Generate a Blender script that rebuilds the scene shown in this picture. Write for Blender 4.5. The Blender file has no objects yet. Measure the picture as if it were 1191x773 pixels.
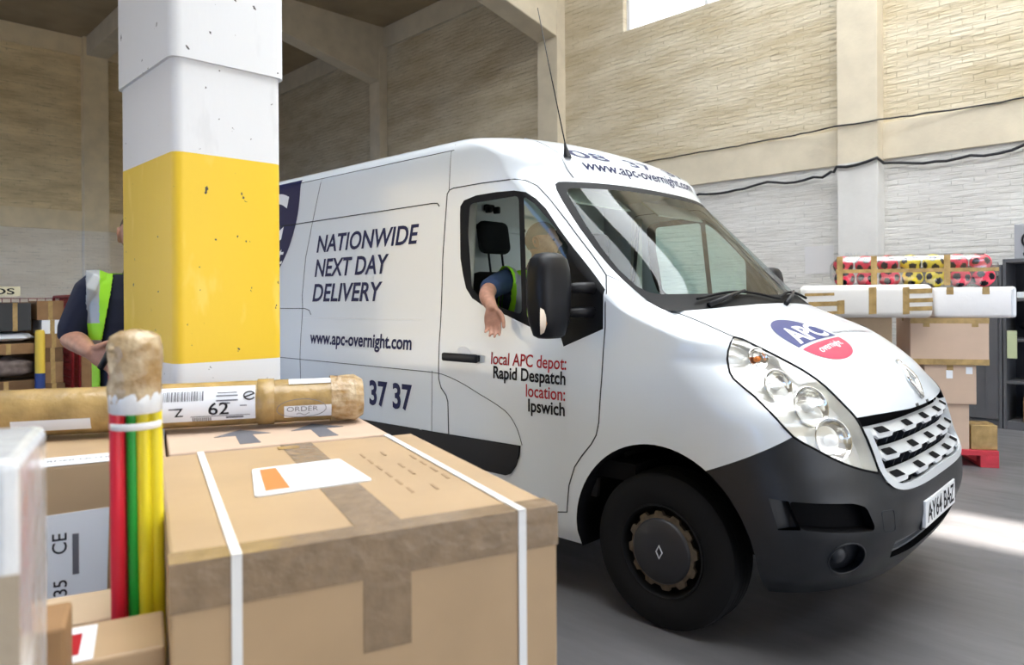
import bpy, bmesh, math, random
import numpy as np
from mathutils import Vector, Matrix
from mathutils.bvhtree import BVHTree
from mathutils.interpolate import poly_3d_calc
random.seed(7)
SC = bpy.context.scene
COL = SC.collection
PI = math.pi
rad = math.radians

# ------------------------------------------------------------------ camera, sky, sun, exposure
cam_d = bpy.data.cameras.new('camera'); cam = bpy.data.objects.new('camera', cam_d); COL.objects.link(cam)
FPX, YAW, ROLL = 835.0, rad(44.4), -0.0065
cam_d.sensor_fit = 'HORIZONTAL'; cam_d.sensor_width = 36.0
cam_d.lens = FPX / 1191 * 36.0
cam_d.shift_y = (348.5 - 386.5) / 1191
CAM = Vector((1.027, -3.677, 1.45))
fwd = Vector((-math.cos(YAW), math.sin(YAW), 0)); rgt = Vector((math.sin(YAW), math.cos(YAW), 0)); up = Vector((0, 0, 1))
cr, sr = math.cos(ROLL), math.sin(ROLL)
r2 = rgt * cr + up * sr; u2 = up * cr - rgt * sr
cam.matrix_world = Matrix(((r2.x, u2.x, -fwd.x, CAM.x), (r2.y, u2.y, -fwd.y, CAM.y), (r2.z, u2.z, -fwd.z, CAM.z), (0, 0, 0, 1)))
cam_d.clip_start = 0.02; cam_d.clip_end = 300
cam_d.dof.use_dof = True; cam_d.dof.focus_distance = 3.7; cam_d.dof.aperture_fstop = 3.2
SC.camera = cam
SC.view_settings.view_transform = 'Standard'; SC.view_settings.look = 'None'
SC.view_settings.gamma = 1.0; SC.view_settings.use_curve_mapping = False
SC.view_settings.exposure = 1.6

w = bpy.data.worlds.new('sky'); SC.world = w; w.use_nodes = True
nt = w.node_tree; nt.nodes.clear()
wo = nt.nodes.new('ShaderNodeOutputWorld'); bg = nt.nodes.new('ShaderNodeBackground')
geo = nt.nodes.new('ShaderNodeNewGeometry'); sx = nt.nodes.new('ShaderNodeSeparateXYZ')
rmp = nt.nodes.new('ShaderNodeValToRGB'); mr = nt.nodes.new('ShaderNodeMapRange')
tc = nt.nodes.new('ShaderNodeTexCoord')
nt.links.new(tc.outputs['Generated'], sx.inputs[0]); nt.links.new(sx.outputs[2], mr.inputs[0])
mr.inputs[1].default_value = -1; mr.inputs[2].default_value = 1
nt.links.new(mr.outputs[0], rmp.inputs[0])
e = rmp.color_ramp.elements
e[0].position = 0.48; e[0].color = (.16, .15, .14, 1)
e[1].position = 0.52; e[1].color = (.95, .97, 1.0, 1)
x_ = rmp.color_ramp.elements.new(1.0); x_.color = (.62, .78, 1.0, 1)
# bluer sky on the side away from the sun
mr2 = nt.nodes.new('ShaderNodeMapRange'); mr2.inputs[1].default_value = -.1; mr2.inputs[2].default_value = -.9; nt.links.new(sx.outputs[1], mr2.inputs[0])
mxs = nt.nodes.new('ShaderNodeMixRGB'); mxs.blend_type = 'MULTIPLY'; mxs.inputs[2].default_value = (.40, .70, 1.25, 1)
nt.links.new(mr2.outputs[0], mxs.inputs[0]); nt.links.new(rmp.outputs[0], mxs.inputs[1])
nt.links.new(mxs.outputs[0], bg.inputs[0]); bg.inputs[1].default_value = 1.5
nt.links.new(bg.outputs[0], wo.inputs[0])

SUN_DIR = Vector((-0.50, -0.10, -0.85)).normalized()      # the way the light travels
sd = bpy.data.lights.new('sun', 'SUN'); sun = bpy.data.objects.new('sun', sd); COL.objects.link(sun)
sd.energy = 9.0; sd.angle = rad(1.2); sd.color = (1.0, .95, .86)
sun.rotation_euler = SUN_DIR.to_track_quat('-Z', 'Y').to_euler(); sun.location = (6, 1, 14)

# ------------------------------------------------------------------ helpers
def link(o): COL.objects.link(o); return o
def tag(o, label=None, cat=None, group=None, kind=None):
    if label: o['label'] = label
    if cat: o['category'] = cat
    if group: o['group'] = group
    if kind: o['kind'] = kind
    return o
def empty(name, loc=(0, 0, 0), rz=0.0):
    o = bpy.data.objects.new(name, None); link(o); o.location = loc; o.rotation_euler = (0, 0, rz); o.empty_display_size = .1
    return o
def obj(name, bm, mats, parent=None, smooth=False, loc=None, rz=None, auto=None):
    me = bpy.data.meshes.new(name)
    if smooth:
        for f in bm.faces: f.smooth = True
    bm.normal_update(); bm.to_mesh(me); bm.free()
    for m in (mats if isinstance(mats, (list, tuple)) else [mats]): me.materials.append(m)
    o = bpy.data.objects.new(name, me); link(o)
    if auto:
        me.set_sharp_from_angle(angle=rad(auto))
    if parent: o.parent = parent
    if loc is not None: o.location = loc
    if rz is not None: o.rotation_euler = (0, 0, rz)
    return o
def struct(name, bm, m, **k):
    o = obj(name, bm, m, **k); o['kind'] = 'structure'; return o
def copy_tree(o, parent=None):
    c = o.copy(); link(c); c.parent = parent if parent else o.parent
    for ch in list(o.children): copy_tree(ch, c)
    return c

def N(nt, t, **k):
    n = nt.nodes.new('ShaderNode' + t)
    for a, b in k.items(): setattr(n, a, b)
    return n
def mat(name, col, rough=.5, metal=0, noise=0, nscale=8, bump=0, bscale=60, coat=0, spec=.5, col2=None, stretch=None, emis=0, ccut=None):
    m = bpy.data.materials.new(name); m.use_nodes = True; t = m.node_tree
    b = t.nodes['Principled BSDF']
    b.inputs['Base Color'].default_value = (*col, 1); b.inputs['Roughness'].default_value = rough
    b.inputs['Metallic'].default_value = metal; b.inputs['Coat Weight'].default_value = coat
    b.inputs['Coat Roughness'].default_value = .08
    b.inputs['Specular IOR Level'].default_value = spec
    if emis: b.inputs['Emission Color'].default_value = (*col, 1); b.inputs['Emission Strength'].default_value = emis
    if noise or bump:
        c = N(t, 'TexCoord'); vec = c.outputs['Object']
        if stretch:
            mp = N(t, 'Mapping'); mp.inputs['Scale'].default_value = stretch; t.links.new(vec, mp.inputs[0]); vec = mp.outputs[0]
    if noise:
        n = N(t, 'TexNoise'); n.inputs['Scale'].default_value = nscale; n.inputs['Detail'].default_value = 5; t.links.new(vec, n.inputs['Vector'])
        r = N(t, 'ValToRGB'); r.color_ramp.elements[0].position = ccut[0] if ccut else .35; r.color_ramp.elements[1].position = ccut[1] if ccut else .65
        c2 = col2 if col2 else tuple(max(0, x * (1 - noise)) for x in col)
        r.color_ramp.elements[0].color = (*c2, 1); r.color_ramp.elements[1].color = (*col, 1)
        t.links.new(n.outputs[0], r.inputs[0]); t.links.new(r.outputs[0], b.inputs['Base Color'])
    if bump:
        n = N(t, 'TexNoise'); n.inputs['Scale'].default_value = bscale; n.inputs['Detail'].default_value = 4; t.links.new(vec, n.inputs['Vector'])
        u = N(t, 'Bump'); u.inputs['Strength'].default_value = bump; u.inputs['Distance'].default_value = .01
        t.links.new(n.outputs[0], u.inputs['Height']); t.links.new(u.outputs[0], b.inputs['Normal'])
    return m
def brick_mat(name, col, col2, axis, rowh=.076, bump=.8, stain=.6, streak=.6):
    m = bpy.data.materials.new(name); m.use_nodes = True; t = m.node_tree; b = t.nodes['Principled BSDF']
    b.inputs['Roughness'].default_value = .75; b.inputs['Specular IOR Level'].default_value = .25
    c = N(t, 'TexCoord'); s = N(t, 'SeparateXYZ'); k = N(t, 'CombineXYZ')
    t.links.new(c.outputs['Object'], s.inputs[0]); t.links.new(s.outputs[axis], k.inputs[0]); t.links.new(s.outputs[2], k.inputs[1])
    # waver the courses a little
    wn = N(t, 'TexNoise'); wn.inputs['Scale'].default_value = 2.5; t.links.new(k.outputs[0], wn.inputs['Vector'])
    wm = N(t, 'VectorMath', operation='MULTIPLY_ADD'); wm.inputs[1].default_value = (.035, .035, 0)
    t.links.new(wn.outputs['Color'], wm.inputs[0]); t.links.new(k.outputs[0], wm.inputs[2])
    br = N(t, 'TexBrick'); br.inputs['Scale'].default_value = 1; br.inputs['Brick Width'].default_value = .24; br.inputs['Row Height'].default_value = rowh
    br.inputs['Mortar Size'].default_value = .006; br.inputs['Mortar Smooth'].default_value = .6
    t.links.new(wm.outputs[0], br.inputs['Vector'])
    n = N(t, 'TexNoise'); n.inputs['Scale'].default_value = 1.3; n.inputs['Detail'].default_value = 7; n.inputs['Roughness'].default_value = .65
    mp = N(t, 'Mapping'); mp.inputs['Scale'].default_value = (.6, 2.2, 1); t.links.new(k.outputs[0], mp.inputs[0]); t.links.new(mp.outputs[0], n.inputs['Vector'])
    r = N(t, 'ValToRGB'); r.color_ramp.elements[0].position = .36; r.color_ramp.elements[1].position = .62
    r.color_ramp.elements[0].color = (*col2, 1); r.color_ramp.elements[1].color = (*col, 1); t.links.new(n.outputs[0], r.inputs[0])
    # dirt caught in some of the joints
    n2 = N(t, 'TexNoise'); n2.inputs['Scale'].default_value = 3.5; n2.inputs['Detail'].default_value = 6
    mp2 = N(t, 'Mapping'); mp2.inputs['Scale'].default_value = (.9, 5, 1); t.links.new(k.outputs[0], mp2.inputs[0]); t.links.new(mp2.outputs[0], n2.inputs['Vector'])
    r2_ = N(t, 'ValToRGB'); r2_.color_ramp.elements[0].position = .5; r2_.color_ramp.elements[1].position = .68; t.links.new(n2.outputs[0], r2_.inputs[0])
    mu = N(t, 'Math', operation='MULTIPLY'); t.links.new(br.outputs['Fac'], mu.inputs[0]); t.links.new(r2_.outputs[0], mu.inputs[1])
    mx = N(t, 'MixRGB'); mx.inputs[2].default_value = (*[x * stain for x in col2], 1)
    t.links.new(mu.outputs[0], mx.inputs[0]); t.links.new(r.outputs[0], mx.inputs[1]); t.links.new(mx.outputs[0], b.inputs['Base Color'])
    n4 = N(t, 'TexNoise'); n4.inputs['Scale'].default_value = 2.2; n4.inputs['Detail'].default_value = 8; n4.inputs['Roughness'].default_value = .7
    mp4 = N(t, 'Mapping'); mp4.inputs['Scale'].default_value = (.8, 9, 1); t.links.new(wm.outputs[0], mp4.inputs[0]); t.links.new(mp4.outputs[0], n4.inputs['Vector'])
    r4 = N(t, 'ValToRGB'); r4.color_ramp.elements[0].position = .575; r4.color_ramp.elements[1].position = .70; t.links.new(n4.outputs[0], r4.inputs[0])
    m4 = N(t, 'Math', operation='MULTIPLY'); m4.inputs[1].default_value = streak; t.links.new(r4.outputs[0], m4.inputs[0])
    mx4 = N(t, 'MixRGB'); mx4.inputs[2].default_value = (*[x * .62 for x in col2], 1); t.links.new(m4.outputs[0], mx4.inputs[0]); t.links.new(mx.outputs[0], mx4.inputs[1]); t.links.new(mx4.outputs[0], b.inputs['Base Color'])
    n3 = N(t, 'TexNoise'); n3.inputs['Scale'].default_value = 9; n3.inputs['Detail'].default_value = 7
    mp3 = N(t, 'Mapping'); mp3.inputs['Scale'].default_value = (.5, 2.6, 1); t.links.new(k.outputs[0], mp3.inputs[0]); t.links.new(mp3.outputs[0], n3.inputs['Vector'])
    sb = N(t, 'Math', operation='MULTIPLY_ADD'); sb.inputs[1].default_value = -.35; t.links.new(br.outputs['Fac'], sb.inputs[0]); t.links.new(n3.outputs[0], sb.inputs[2])
    u = N(t, 'Bump'); u.inputs['Strength'].default_value = bump; u.inputs['Distance'].default_value = .03
    t.links.new(sb.outputs[0], u.inputs['Height']); t.links.new(u.outputs[0], b.inputs['Normal'])
    return m
def glass_mat(name, tint=(.8, .9, .88), refl=.06, rough=.02):
    m = bpy.data.materials.new(name); m.use_nodes = True; t = m.node_tree; t.nodes.clear()
    o = N(t, 'OutputMaterial'); mx = N(t, 'MixShader'); tr = N(t, 'BsdfTransparent'); gl = N(t, 'BsdfGlossy'); f = N(t, 'LayerWeight')
    tr.inputs[0].default_value = (*tint, 1); gl.inputs['Roughness'].default_value = rough
    f.inputs[0].default_value = .5
    pw = N(t, 'Math', operation='POWER'); pw.inputs[1].default_value = 4.0; t.links.new(f.outputs['Facing'], pw.inputs[0])
    a = N(t, 'Math', operation='MULTIPLY_ADD'); a.inputs[1].default_value = .7; a.inputs[2].default_value = refl; t.links.new(pw.outputs[0], a.inputs[0])
    t.links.new(a.outputs[0], mx.inputs[0]); t.links.new(tr.outputs[0], mx.inputs[1]); t.links.new(gl.outputs[0], mx.inputs[2]); t.links.new(mx.outputs[0], o.inputs[0])
    return m

def bx(bm, lo, hi, bev=0, M=None, seg=2):
    c = [(a + b) / 2 for a, b in zip(lo, hi)]; s = [abs(b - a) for a, b in zip(lo, hi)]
    r = bmesh.ops.create_cube(bm, size=1, matrix=Matrix.Translation(c) @ Matrix.Diagonal((*s, 1)))
    vs = r['verts']
    if bev:
        es = list({e for v in vs for e in v.link_edges})
        rb = bmesh.ops.bevel(bm, geom=es, offset=bev, segments=seg, profile=.5, affect='EDGES')
        vs = list({v for f in rb['faces'] for v in f.verts} | {v for v in vs if v.is_valid})
    if M is not None: bmesh.ops.transform(bm, matrix=M, verts=vs)
    return vs
def boxm(lo, hi, bev=0, M=None, seg=2):
    bm = bmesh.new(); bx(bm, lo, hi, bev, M, seg); return bm
def tube(bm, pts, r, n=8, caps=True, closed=False):
    pts = [Vector(p) for p in pts]; rings = []
    rr = r if isinstance(r, (list, tuple)) else [r] * len(pts)
    prev = None
    for i, p in enumerate(pts):
        a = pts[i - 1] if i > 0 else (pts[-1] if closed else p); b = pts[i + 1] if i < len(pts) - 1 else (pts[0] if closed else p)
        d = (b - a)
        if d.length < 1e-9: d = Vector((0, 0, 1))
        d.normalize()
        if prev is None:
            k = Vector((0, 0, 1)) if abs(d.z) < .9 else Vector((1, 0, 0)); x = d.cross(k).normalized()
        else:
            x = (prev - d * prev.dot(d))
            x = x.normalized() if x.length > 1e-6 else d.orthogonal().normalized()
        prev = x; y = d.cross(x)
        rings.append([bm.verts.new(p + (x * math.cos(2 * PI * j / n) + y * math.sin(2 * PI * j / n)) * rr[i]) for j in range(n)])
    m = len(rings)
    for i in range(m if closed else m - 1):
        A, B = rings[i], rings[(i + 1) % m]
        for j in range(n): bm.faces.new((A[j], A[(j + 1) % n], B[(j + 1) % n], B[j]))
    if caps and not closed:
        bm.faces.new(rings[0][::-1]); bm.faces.new(rings[-1])
def lathe(bm, prof, n=48, M=None, close=True):
    """prof: (radius, height) turned about Z"""
    rings = []
    for r, z in prof:
        if r < 1e-6: rings.append([bm.verts.new((0, 0, z))])
        else: rings.append([bm.verts.new((r * math.cos(2 * PI * j / n), r * math.sin(2 * PI * j / n), z)) for j in range(n)])
    for a, b in zip(rings, rings[1:]):
        for j in range(n):
            k = (j + 1) % n
            if len(a) == 1 and len(b) == 1: continue
            if len(a) == 1: bm.faces.new((a[0], b[j], b[k]))
            elif len(b) == 1: bm.faces.new((a[j], b[0], a[k]))
            else: bm.faces.new((a[j], b[j], b[k], a[k]))
    if M is not None: bmesh.ops.transform(bm, matrix=M, verts=[v for r in rings for v in r])
    return [v for r in rings for v in r]
def prism(bm, pts, fn, d0, d1):
    """polygon (u,v) extruded along depth; fn(u,v,d)->3D"""
    a = [bm.verts.new(fn(u, v, d0)) for u, v in pts]; b = [bm.verts.new(fn(u, v, d1)) for u, v in pts]
    bm.faces.new(a); bm.faces.new(b[::-1]); n = len(pts)
    for i in range(n): bm.faces.new((a[i], b[i], b[(i + 1) % n], a[(i + 1) % n]))
    bmesh.ops.recalc_face_normals(bm, faces=bm.faces)
def grab(o):
    """evaluated mesh of an object as a bmesh, then the object is dropped"""
    bpy.context.view_layer.update()
    dg = bpy.context.evaluated_depsgraph_get(); me = bpy.data.meshes.new_from_object(o.evaluated_get(dg))
    bm = bmesh.new(); bm.from_mesh(me); d = o.data
    bpy.data.objects.remove(o); bpy.data.meshes.remove(me)
    return bm
def text_bm(s, shear=0, bold=0, spacing=1):
    c = bpy.data.curves.new('lettering', 'FONT'); c.body = s; c.size = 1; c.shear = shear; c.offset = bold; c.space_character = spacing
    c.resolution_u = 4; c.fill_mode = 'FRONT'
    return grab(link(bpy.data.objects.new('lettering', c)))
CAPH = None
def text_fit(s, x0, x1, base, cap, shear=0, bold=.0, spacing=1, cut=0):
    """text laid flat in (u,v): u from x0 to x1, baseline and capital height given"""
    global CAPH
    if CAPH is None:
        t = text_bm('H'); CAPH = max(v.co.y for v in t.verts) - min(v.co.y for v in t.verts); t.free()
    bm = text_bm(s, shear, bold, spacing)
    a = min(v.co.x for v in bm.verts); b = max(v.co.x for v in bm.verts)
    for v in bm.verts:
        v.co.x = x0 + (v.co.x - a) / (b - a) * (x1 - x0); v.co.y = base + v.co.y * cap / CAPH; v.co.z = 0
    if cut: gridcut(bm, cut)
    return bm
def gridcut(bm, step):
    for ax in (0, 1):
        lo = min(v.co[ax] for v in bm.verts); hi = max(v.co[ax] for v in bm.verts); no = Vector((0, 0, 0)); no[ax] = 1
        t = lo + step
        while t < hi:
            co = Vector((0, 0, 0)); co[ax] = t
            bmesh.ops.bisect_plane(bm, geom=bm.verts[:] + bm.edges[:] + bm.faces[:], plane_co=co, plane_no=no, dist=1e-6); t += step
def mapv(bm, fn):
    for v in bm.verts: v.co = fn(v.co.x, v.co.y)
    return bm
def join(*bms):
    a = bms[0]
    for b in bms[1:]:
        me = bpy.data.meshes.new('t'); b.to_mesh(me); b.free(); a.from_mesh(me); bpy.data.meshes.remove(me)
    return a
def disc2d(rx, ry, n=48, cx=0, cy=0):
    bm = bmesh.new(); bm.faces.new([bm.verts.new((cx + rx * math.cos(2 * PI * i / n), cy + ry * math.sin(2 * PI * i / n), 0)) for i in range(n)]); return bm
def inside(p, poly):
    x, y = p; c = False; n = len(poly); j = n - 1
    for i in range(n):
        a, b = poly[i], poly[j]
        if (a[1] > y) != (b[1] > y) and x < (b[0] - a[0]) * (y - a[1]) / (b[1] - a[1]) + a[0]: c = not c
        j = i
    return c

# ------------------------------------------------------------------ materials
M = {}
M['floor'] = None
M['cream_r'] = brick_mat('cream_painted_brick', (.68, .60, .45), (.52, .43, .28), 0)
M['white_r'] = brick_mat('white_painted_brick', (.68, .66, .62), (.60, .575, .53), 0, bump=.55, streak=.35)
M['cream_e'] = brick_mat('cream_brick_warm_lit', (.92, .74, .44), (.68, .52, .28), 1)  # end-wall copy, its colour brightened to stand in for warm light
M['white_e'] = brick_mat('white_brick_warm_lit', (.92, .82, .66), (.82, .71, .55), 1, bump=.55, streak=.4)  # same warm light put into the white paint colour
M['plaster'] = mat('cream_plaster', (.66, .58, .44), .7, noise=.12, nscale=3, bump=.25, bscale=25, spec=.25)
M['plaster_e'] = mat('cream_plaster_warm_lit', (.88, .72, .46), .7, noise=.12, nscale=3, bump=.25, bscale=25, spec=.25)  # plaster copy with the end wall's warm light in its colour
M['plaster_w'] = mat('white_plaster', (.68, .66, .62), .7, noise=.08, nscale=3, bump=.2, bscale=25, spec=.25)
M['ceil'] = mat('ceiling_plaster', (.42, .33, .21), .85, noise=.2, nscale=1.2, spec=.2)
M['paint'] = mat('van_white_paint', (.665, .705, .745), .28, coat=.6, spec=.5)
M['inner'] = mat('white_inner_metal', (.86, .88, .88), .4)
M['black'] = mat('black_plastic', (.006, .006, .008), .42, spec=.3)
M['rubber'] = mat('black_rubber', (.004, .004, .005), .6, spec=.2)
M['bumper'] = mat('dark_grey_bumper_plastic', (.010, .0115, .015), .40, bump=.06, bscale=900, spec=.5, noise=.25, nscale=14)
M['dark'] = mat('dark_void', (.006, .006, .007), .8, spec=.1)
M['gap'] = mat('panel_gap', (.05, .055, .06), .7, spec=.1)
M['navy'] = mat('navy_vinyl', (.007, .010, .065), .5, spec=.25)
M['red_v'] = mat('red_vinyl', (.38, .01, .018), .5, spec=.25)
M['roundel_red'] = mat('roundel_red_vinyl', (.50, .03, .09), .4)
M['roundel_blue'] = mat('roundel_blue_vinyl', (.028, .042, .18), .4)
M['white_v'] = mat('white_vinyl', (.82, .83, .85), .35)
M['grey_v'] = mat('grey_vinyl', (.45, .47, .50), .4)
M['dim_v'] = mat('dim_grey_vinyl', (.17, .18, .21), .5, spec=.2)
M['silver'] = mat('silver_grille_plastic', (.62, .64, .66), .32, metal=.25)
M['chrome'] = mat('chrome', (.85, .84, .80), .12, metal=1)
M['reflector'] = mat('headlight_bezel', (.86, .85, .81), .2, metal=.35)
M['slotbar'] = mat('grey_lower_bar', (.12, .125, .14), .4)
M['amber'] = mat('amber_bulb', (.85, .22, .02), .25)
M['lens'] = glass_mat('clear_lens', (.96, .96, .95), .10, .03)
M['screen'] = glass_mat('windscreen_glass', (.78, .90, .86), .03)
M['sideglass'] = glass_mat('side_window_glass', (.66, .83, .80), .04)
M['pane'] = glass_mat('roof_window_glass', (.97, .98, 1), .03)
M['seat'] = mat('dark_seat_fabric', (.010, .011, .013), .85, bump=.2, bscale=300)
M['dash'] = mat('dashboard_plastic', (.035, .036, .038), .6)
M['liner'] = mat('headliner_fabric', (.55, .54, .48), .9)
M['tyre'] = mat('tyre_rubber', (.007, .007, .008), .8, spec=.2)
M['wheel'] = mat('dirty_steel_wheel', (.11, .085, .06), .7, metal=.0, noise=.4, nscale=40)
M['hub'] = mat('dark_hub_cap', (.016, .017, .022), .45)
M['card'] = mat('cardboard', (.48, .33, .19), .5, noise=.10, nscale=5, spec=.5)
M['faint'] = mat('faint_pencil_on_card', (.36, .24, .135), .6)
M['captape'] = mat('crumpled_tape_over_plastic', (.60, .47, .30), .2, noise=.5, nscale=24, bump=.8, bscale=38, col2=(.34, .20, .07))
M['card_shade'] = mat('shaded_cardboard', (.17, .095, .045), .75, noise=.15, nscale=9, spec=.25)  # brown darkened in colour for the shade inside the cages
M['card2'] = mat('pale_cardboard', (.56, .42, .28), .75, noise=.08, nscale=6, spec=.25)
M['card3'] = mat('pinkish_cardboard', (.60, .44, .33), .75, noise=.06, nscale=6, spec=.25)
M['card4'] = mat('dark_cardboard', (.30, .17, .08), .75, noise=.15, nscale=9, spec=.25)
M['tape'] = mat('brown_packing_tape', (.47, .31, .12), .26, noise=.35, nscale=14, bump=.5, bscale=26)
M['cleartape'] = mat('clear_packing_tape', (.30, .21, .13), .15, noise=.2, nscale=22, bump=.25, bscale=35)
M['paper'] = mat('white_paper', (.80, .82, .86), .5)
M['strap'] = mat('white_strapping', (.82, .82, .82), .3)
M['ink'] = mat('black_ink', (.008, .008, .012), .6, spec=.2)
M['greyink'] = mat('grey_ink', (.13, .13, .15), .6)
M['orange'] = mat('orange_print', (.75, .22, .06), .5)
M['wrap'] = mat('clear_plastic_wrap_on_white', (.78, .80, .83), .12, bump=.5, bscale=14, coat=.5, noise=.1, nscale=3)
M['wrapbrown'] = mat('clear_plastic_wrap_on_brown', (.55, .45, .33), .15, bump=.5, bscale=14, coat=.5, noise=.15, nscale=3)
M['skin'] = mat('skin', (.55, .28, .19), .5, noise=.18, nscale=40)
M['hair'] = mat('short_hair', (.16, .11, .075), .8, bump=.6, bscale=500)
M['greyhair'] = mat('cropped_grey_hair', (.30, .23, .18), .8, bump=.5, bscale=500)
M['shirt'] = mat('navy_polo_fabric', (.010, .014, .038), .85, bump=.2, bscale=250)
M['shirt2'] = mat('blue_polo_fabric', (.025, .05, .12), .85, bump=.2, bscale=250)
M['trouser'] = mat('dark_trousers', (.012, .013, .018), .85)
M['hivis'] = mat('hi_vis_yellow', (.38, .85, .02), .6)
M['reflect'] = mat('reflective_grey_tape', (.42, .44, .46), .4, metal=.3)
M['redmetal'] = mat('red_painted_steel', (.30, .018, .02), .45, noise=.3, nscale=20)
M['redwood'] = mat('red_painted_pallet_wood', (.62, .04, .06), .6, noise=.2, nscale=12)
M['cabinet'] = mat('dark_grey_steel_cabinet', (.10, .10, .105), .45, noise=.1, nscale=6)
M['cabinet_in'] = mat('cabinet_inside', (.035, .035, .04), .6)
M['cable'] = mat('black_cable', (.012, .012, .014), .6)
M['bulb'] = mat('lamp_glass', (.9, .9, .88), .1)

# ------------------------------------------------------------------ the building
def floor_mat():
    m = bpy.data.materials.new('concrete_floor'); m.use_nodes = True; t = m.node_tree; b = t.nodes['Principled BSDF']
    c = N(t, 'TexCoord'); mp = N(t, 'Mapping'); mp.inputs['Rotation'].default_value = (0, 0, .5); mp.inputs['Scale'].default_value = (.5, 2.0, 1)
    t.links.new(c.outputs['Object'], mp.inputs[0])
    n = N(t, 'TexNoise'); n.inputs['Scale'].default_value = 1.1; n.inputs['Detail'].default_value = 8; n.inputs['Roughness'].default_value = .62; t.links.new(mp.outputs[0], n.inputs['Vector'])
    r = N(t, 'ValToRGB'); r.color_ramp.elements[0].position = .3; r.color_ramp.elements[1].position = .72
    r.color_ramp.elements[0].color = (.080, .077, .080, 1); r.color_ramp.elements[1].color = (.155, .150, .156, 1)
    t.links.new(n.outputs[0], r.inputs[0]); t.links.new(r.outputs[0], b.inputs['Base Color'])
    n2 = N(t, 'TexNoise'); n2.inputs['Scale'].default_value = 6; n2.inputs['Detail'].default_value = 6; t.links.new(mp.outputs[0], n2.inputs['Vector'])
    r2_ = N(t, 'MapRange'); r2_.inputs[3].default_value = .32; r2_.inputs[4].default_value = .62; t.links.new(n2.outputs[0], r2_.inputs[0]); t.links.new(r2_.outputs[0], b.inputs['Roughness'])
    u = N(t, 'Bump'); u.inputs['Strength'].default_value = .12; u.inputs['Distance'].default_value = .01; t.links.new(n2.outputs[0], u.inputs['Height']); t.links.new(u.outputs[0], b.inputs['Normal'])
    return m
M['floor'] = floor_mat()
struct('floor', boxm((-19.6, -26, -.25), (26, 7, 0)), M['floor'])
WY, EX, CEIL = 6.22, -19.0, 7.95
def two_tone(lo, hi, zs, bev=0):
    """upright box cut at heights zs; material index goes up by one at each cut"""
    bm = bmesh.new(); bx(bm, lo, hi, bev)
    for z in zs: bmesh.ops.bisect_plane(bm, geom=bm.verts[:] + bm.edges[:] + bm.faces[:], plane_co=(0, 0, z), plane_no=(0, 0, 1))
    for f in bm.faces: f.material_index = sum(f.calc_center_median().z > z for z in zs)
    return bm
# right-hand wall: white painted brick below a plaster band, cream painted brick above, one high window
struct('wall_right', boxm((EX - .3, WY, 0), (9, WY + .35, 3.22)), M['white_r'])
bm = bmesh.new()
WX0, WX1, WZ0, WZ1 = -6.34, -3.3, 5.98, 7.45
bx(bm, (EX - .3, WY, 3.22), (9, WY + .35, WZ0)); bx(bm, (EX - .3, WY, WZ0), (WX0, WY + .35, WZ1)); bx(bm, (WX1, WY, WZ0), (9, WY + .35, WZ1)); bx(bm, (EX - .3, WY, WZ1), (9, WY + .35, 9.2))
struct('wall_right_upper', bm, M['cream_r'])
struct('trim_1', boxm((EX, WY - .035, 3.22), (9, WY + .01, 3.69), .006), M['plaster'])
wf = bmesh.new()
for lo, hi in (((WX0, WY + .1, WZ0), (WX0 + .06, WY + .16, WZ1)), ((WX1 - .06, WY + .1, WZ0), (WX1, WY + .16, WZ1)), ((WX0, WY + .1, WZ0), (WX1, WY + .16, WZ0 + .05)), ((WX0, WY + .1, WZ1 - .05), (WX1, WY + .16, WZ1)), ((-4.85, WY + .1, WZ0), (-4.79, WY + .16, WZ1))): bx(wf, lo, hi)
wo_ = struct('window_1', wf, mat('white_window_frame', (.7, .7, .7), .5))
pn = obj('window_pane', boxm((WX0 + .03, WY + .125, WZ0 + .03), (WX1 - .03, WY + .131, WZ1 - .03)), M['pane'], wo_); pn['kind'] = 'structure'
# end wall
struct('wall_end', boxm((EX - .35, -26, 0), (EX, WY, 3.22)), M['white_e'])
struct('wall_end_upper', boxm((EX - .35, -26, 3.22), (EX, WY, CEIL)), M['cream_e'])
struct('trim_2', boxm((EX - .01, -26, 3.22), (EX + .035, WY, 3.69), .006), M['plaster_e'])
struct('trim_3', boxm((EX - .01, -26, 7.5), (EX + .09, WY, CEIL)), M['plaster_e'])
struct('trim_4', boxm((EX, WY - .09, 7.46), (-8, WY + .01, CEIL)), M['plaster'])
# pilasters, white to the band and cream above
for i, (x0, x1) in enumerate(((-2.72, -2.22), (-8.145, -7.65), (-13.72, -13.3), (2.75, 3.25))):
    struct('pilaster', two_tone((x0, 6.0, 0), (x1, WY + .02, 8.9), [3.2], .008), [M['plaster_w'], M['plaster']])
struct('pilaster', two_tone((EX - .01, 1.13, 0), (EX + .24, 1.68, CEIL), [3.2], .008), [M['white_e'], M['plaster_e']])
# haunched frame beams
def frame(x0, x1, zw, slope, zb, top, y_to=-12):
    yk = 6.0 - (zb - zw) / slope
    bm = bmesh.new(); prism(bm, [(WY, zw - .05), (6.0, zw), (yk, zb), (y_to, zb), (y_to, top), (WY, top)], lambda u, v, d: (d, u, v), x0, x1)
    bmesh.ops.bevel(bm, geom=bm.edges[:], offset=.012, segments=1, affect='EDGES')
    struct('ceiling_beam', bm, M['plaster'])
frame(-13.71, -13.31, 6.66, .22, 7.5, CEIL + .05)
frame(-8.135, -7.66, 6.21, .23, 7.35, CEIL + .25)
struct('ceiling_beam', boxm((EX, 1.2, 7.5), (-13.5, 1.68, CEIL + .03), .012), M['plaster'])
struct('ceiling', boxm((EX - .35, -13, CEIL), (-7.9, WY + .35, CEIL + .25)), M['ceil'])
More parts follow.
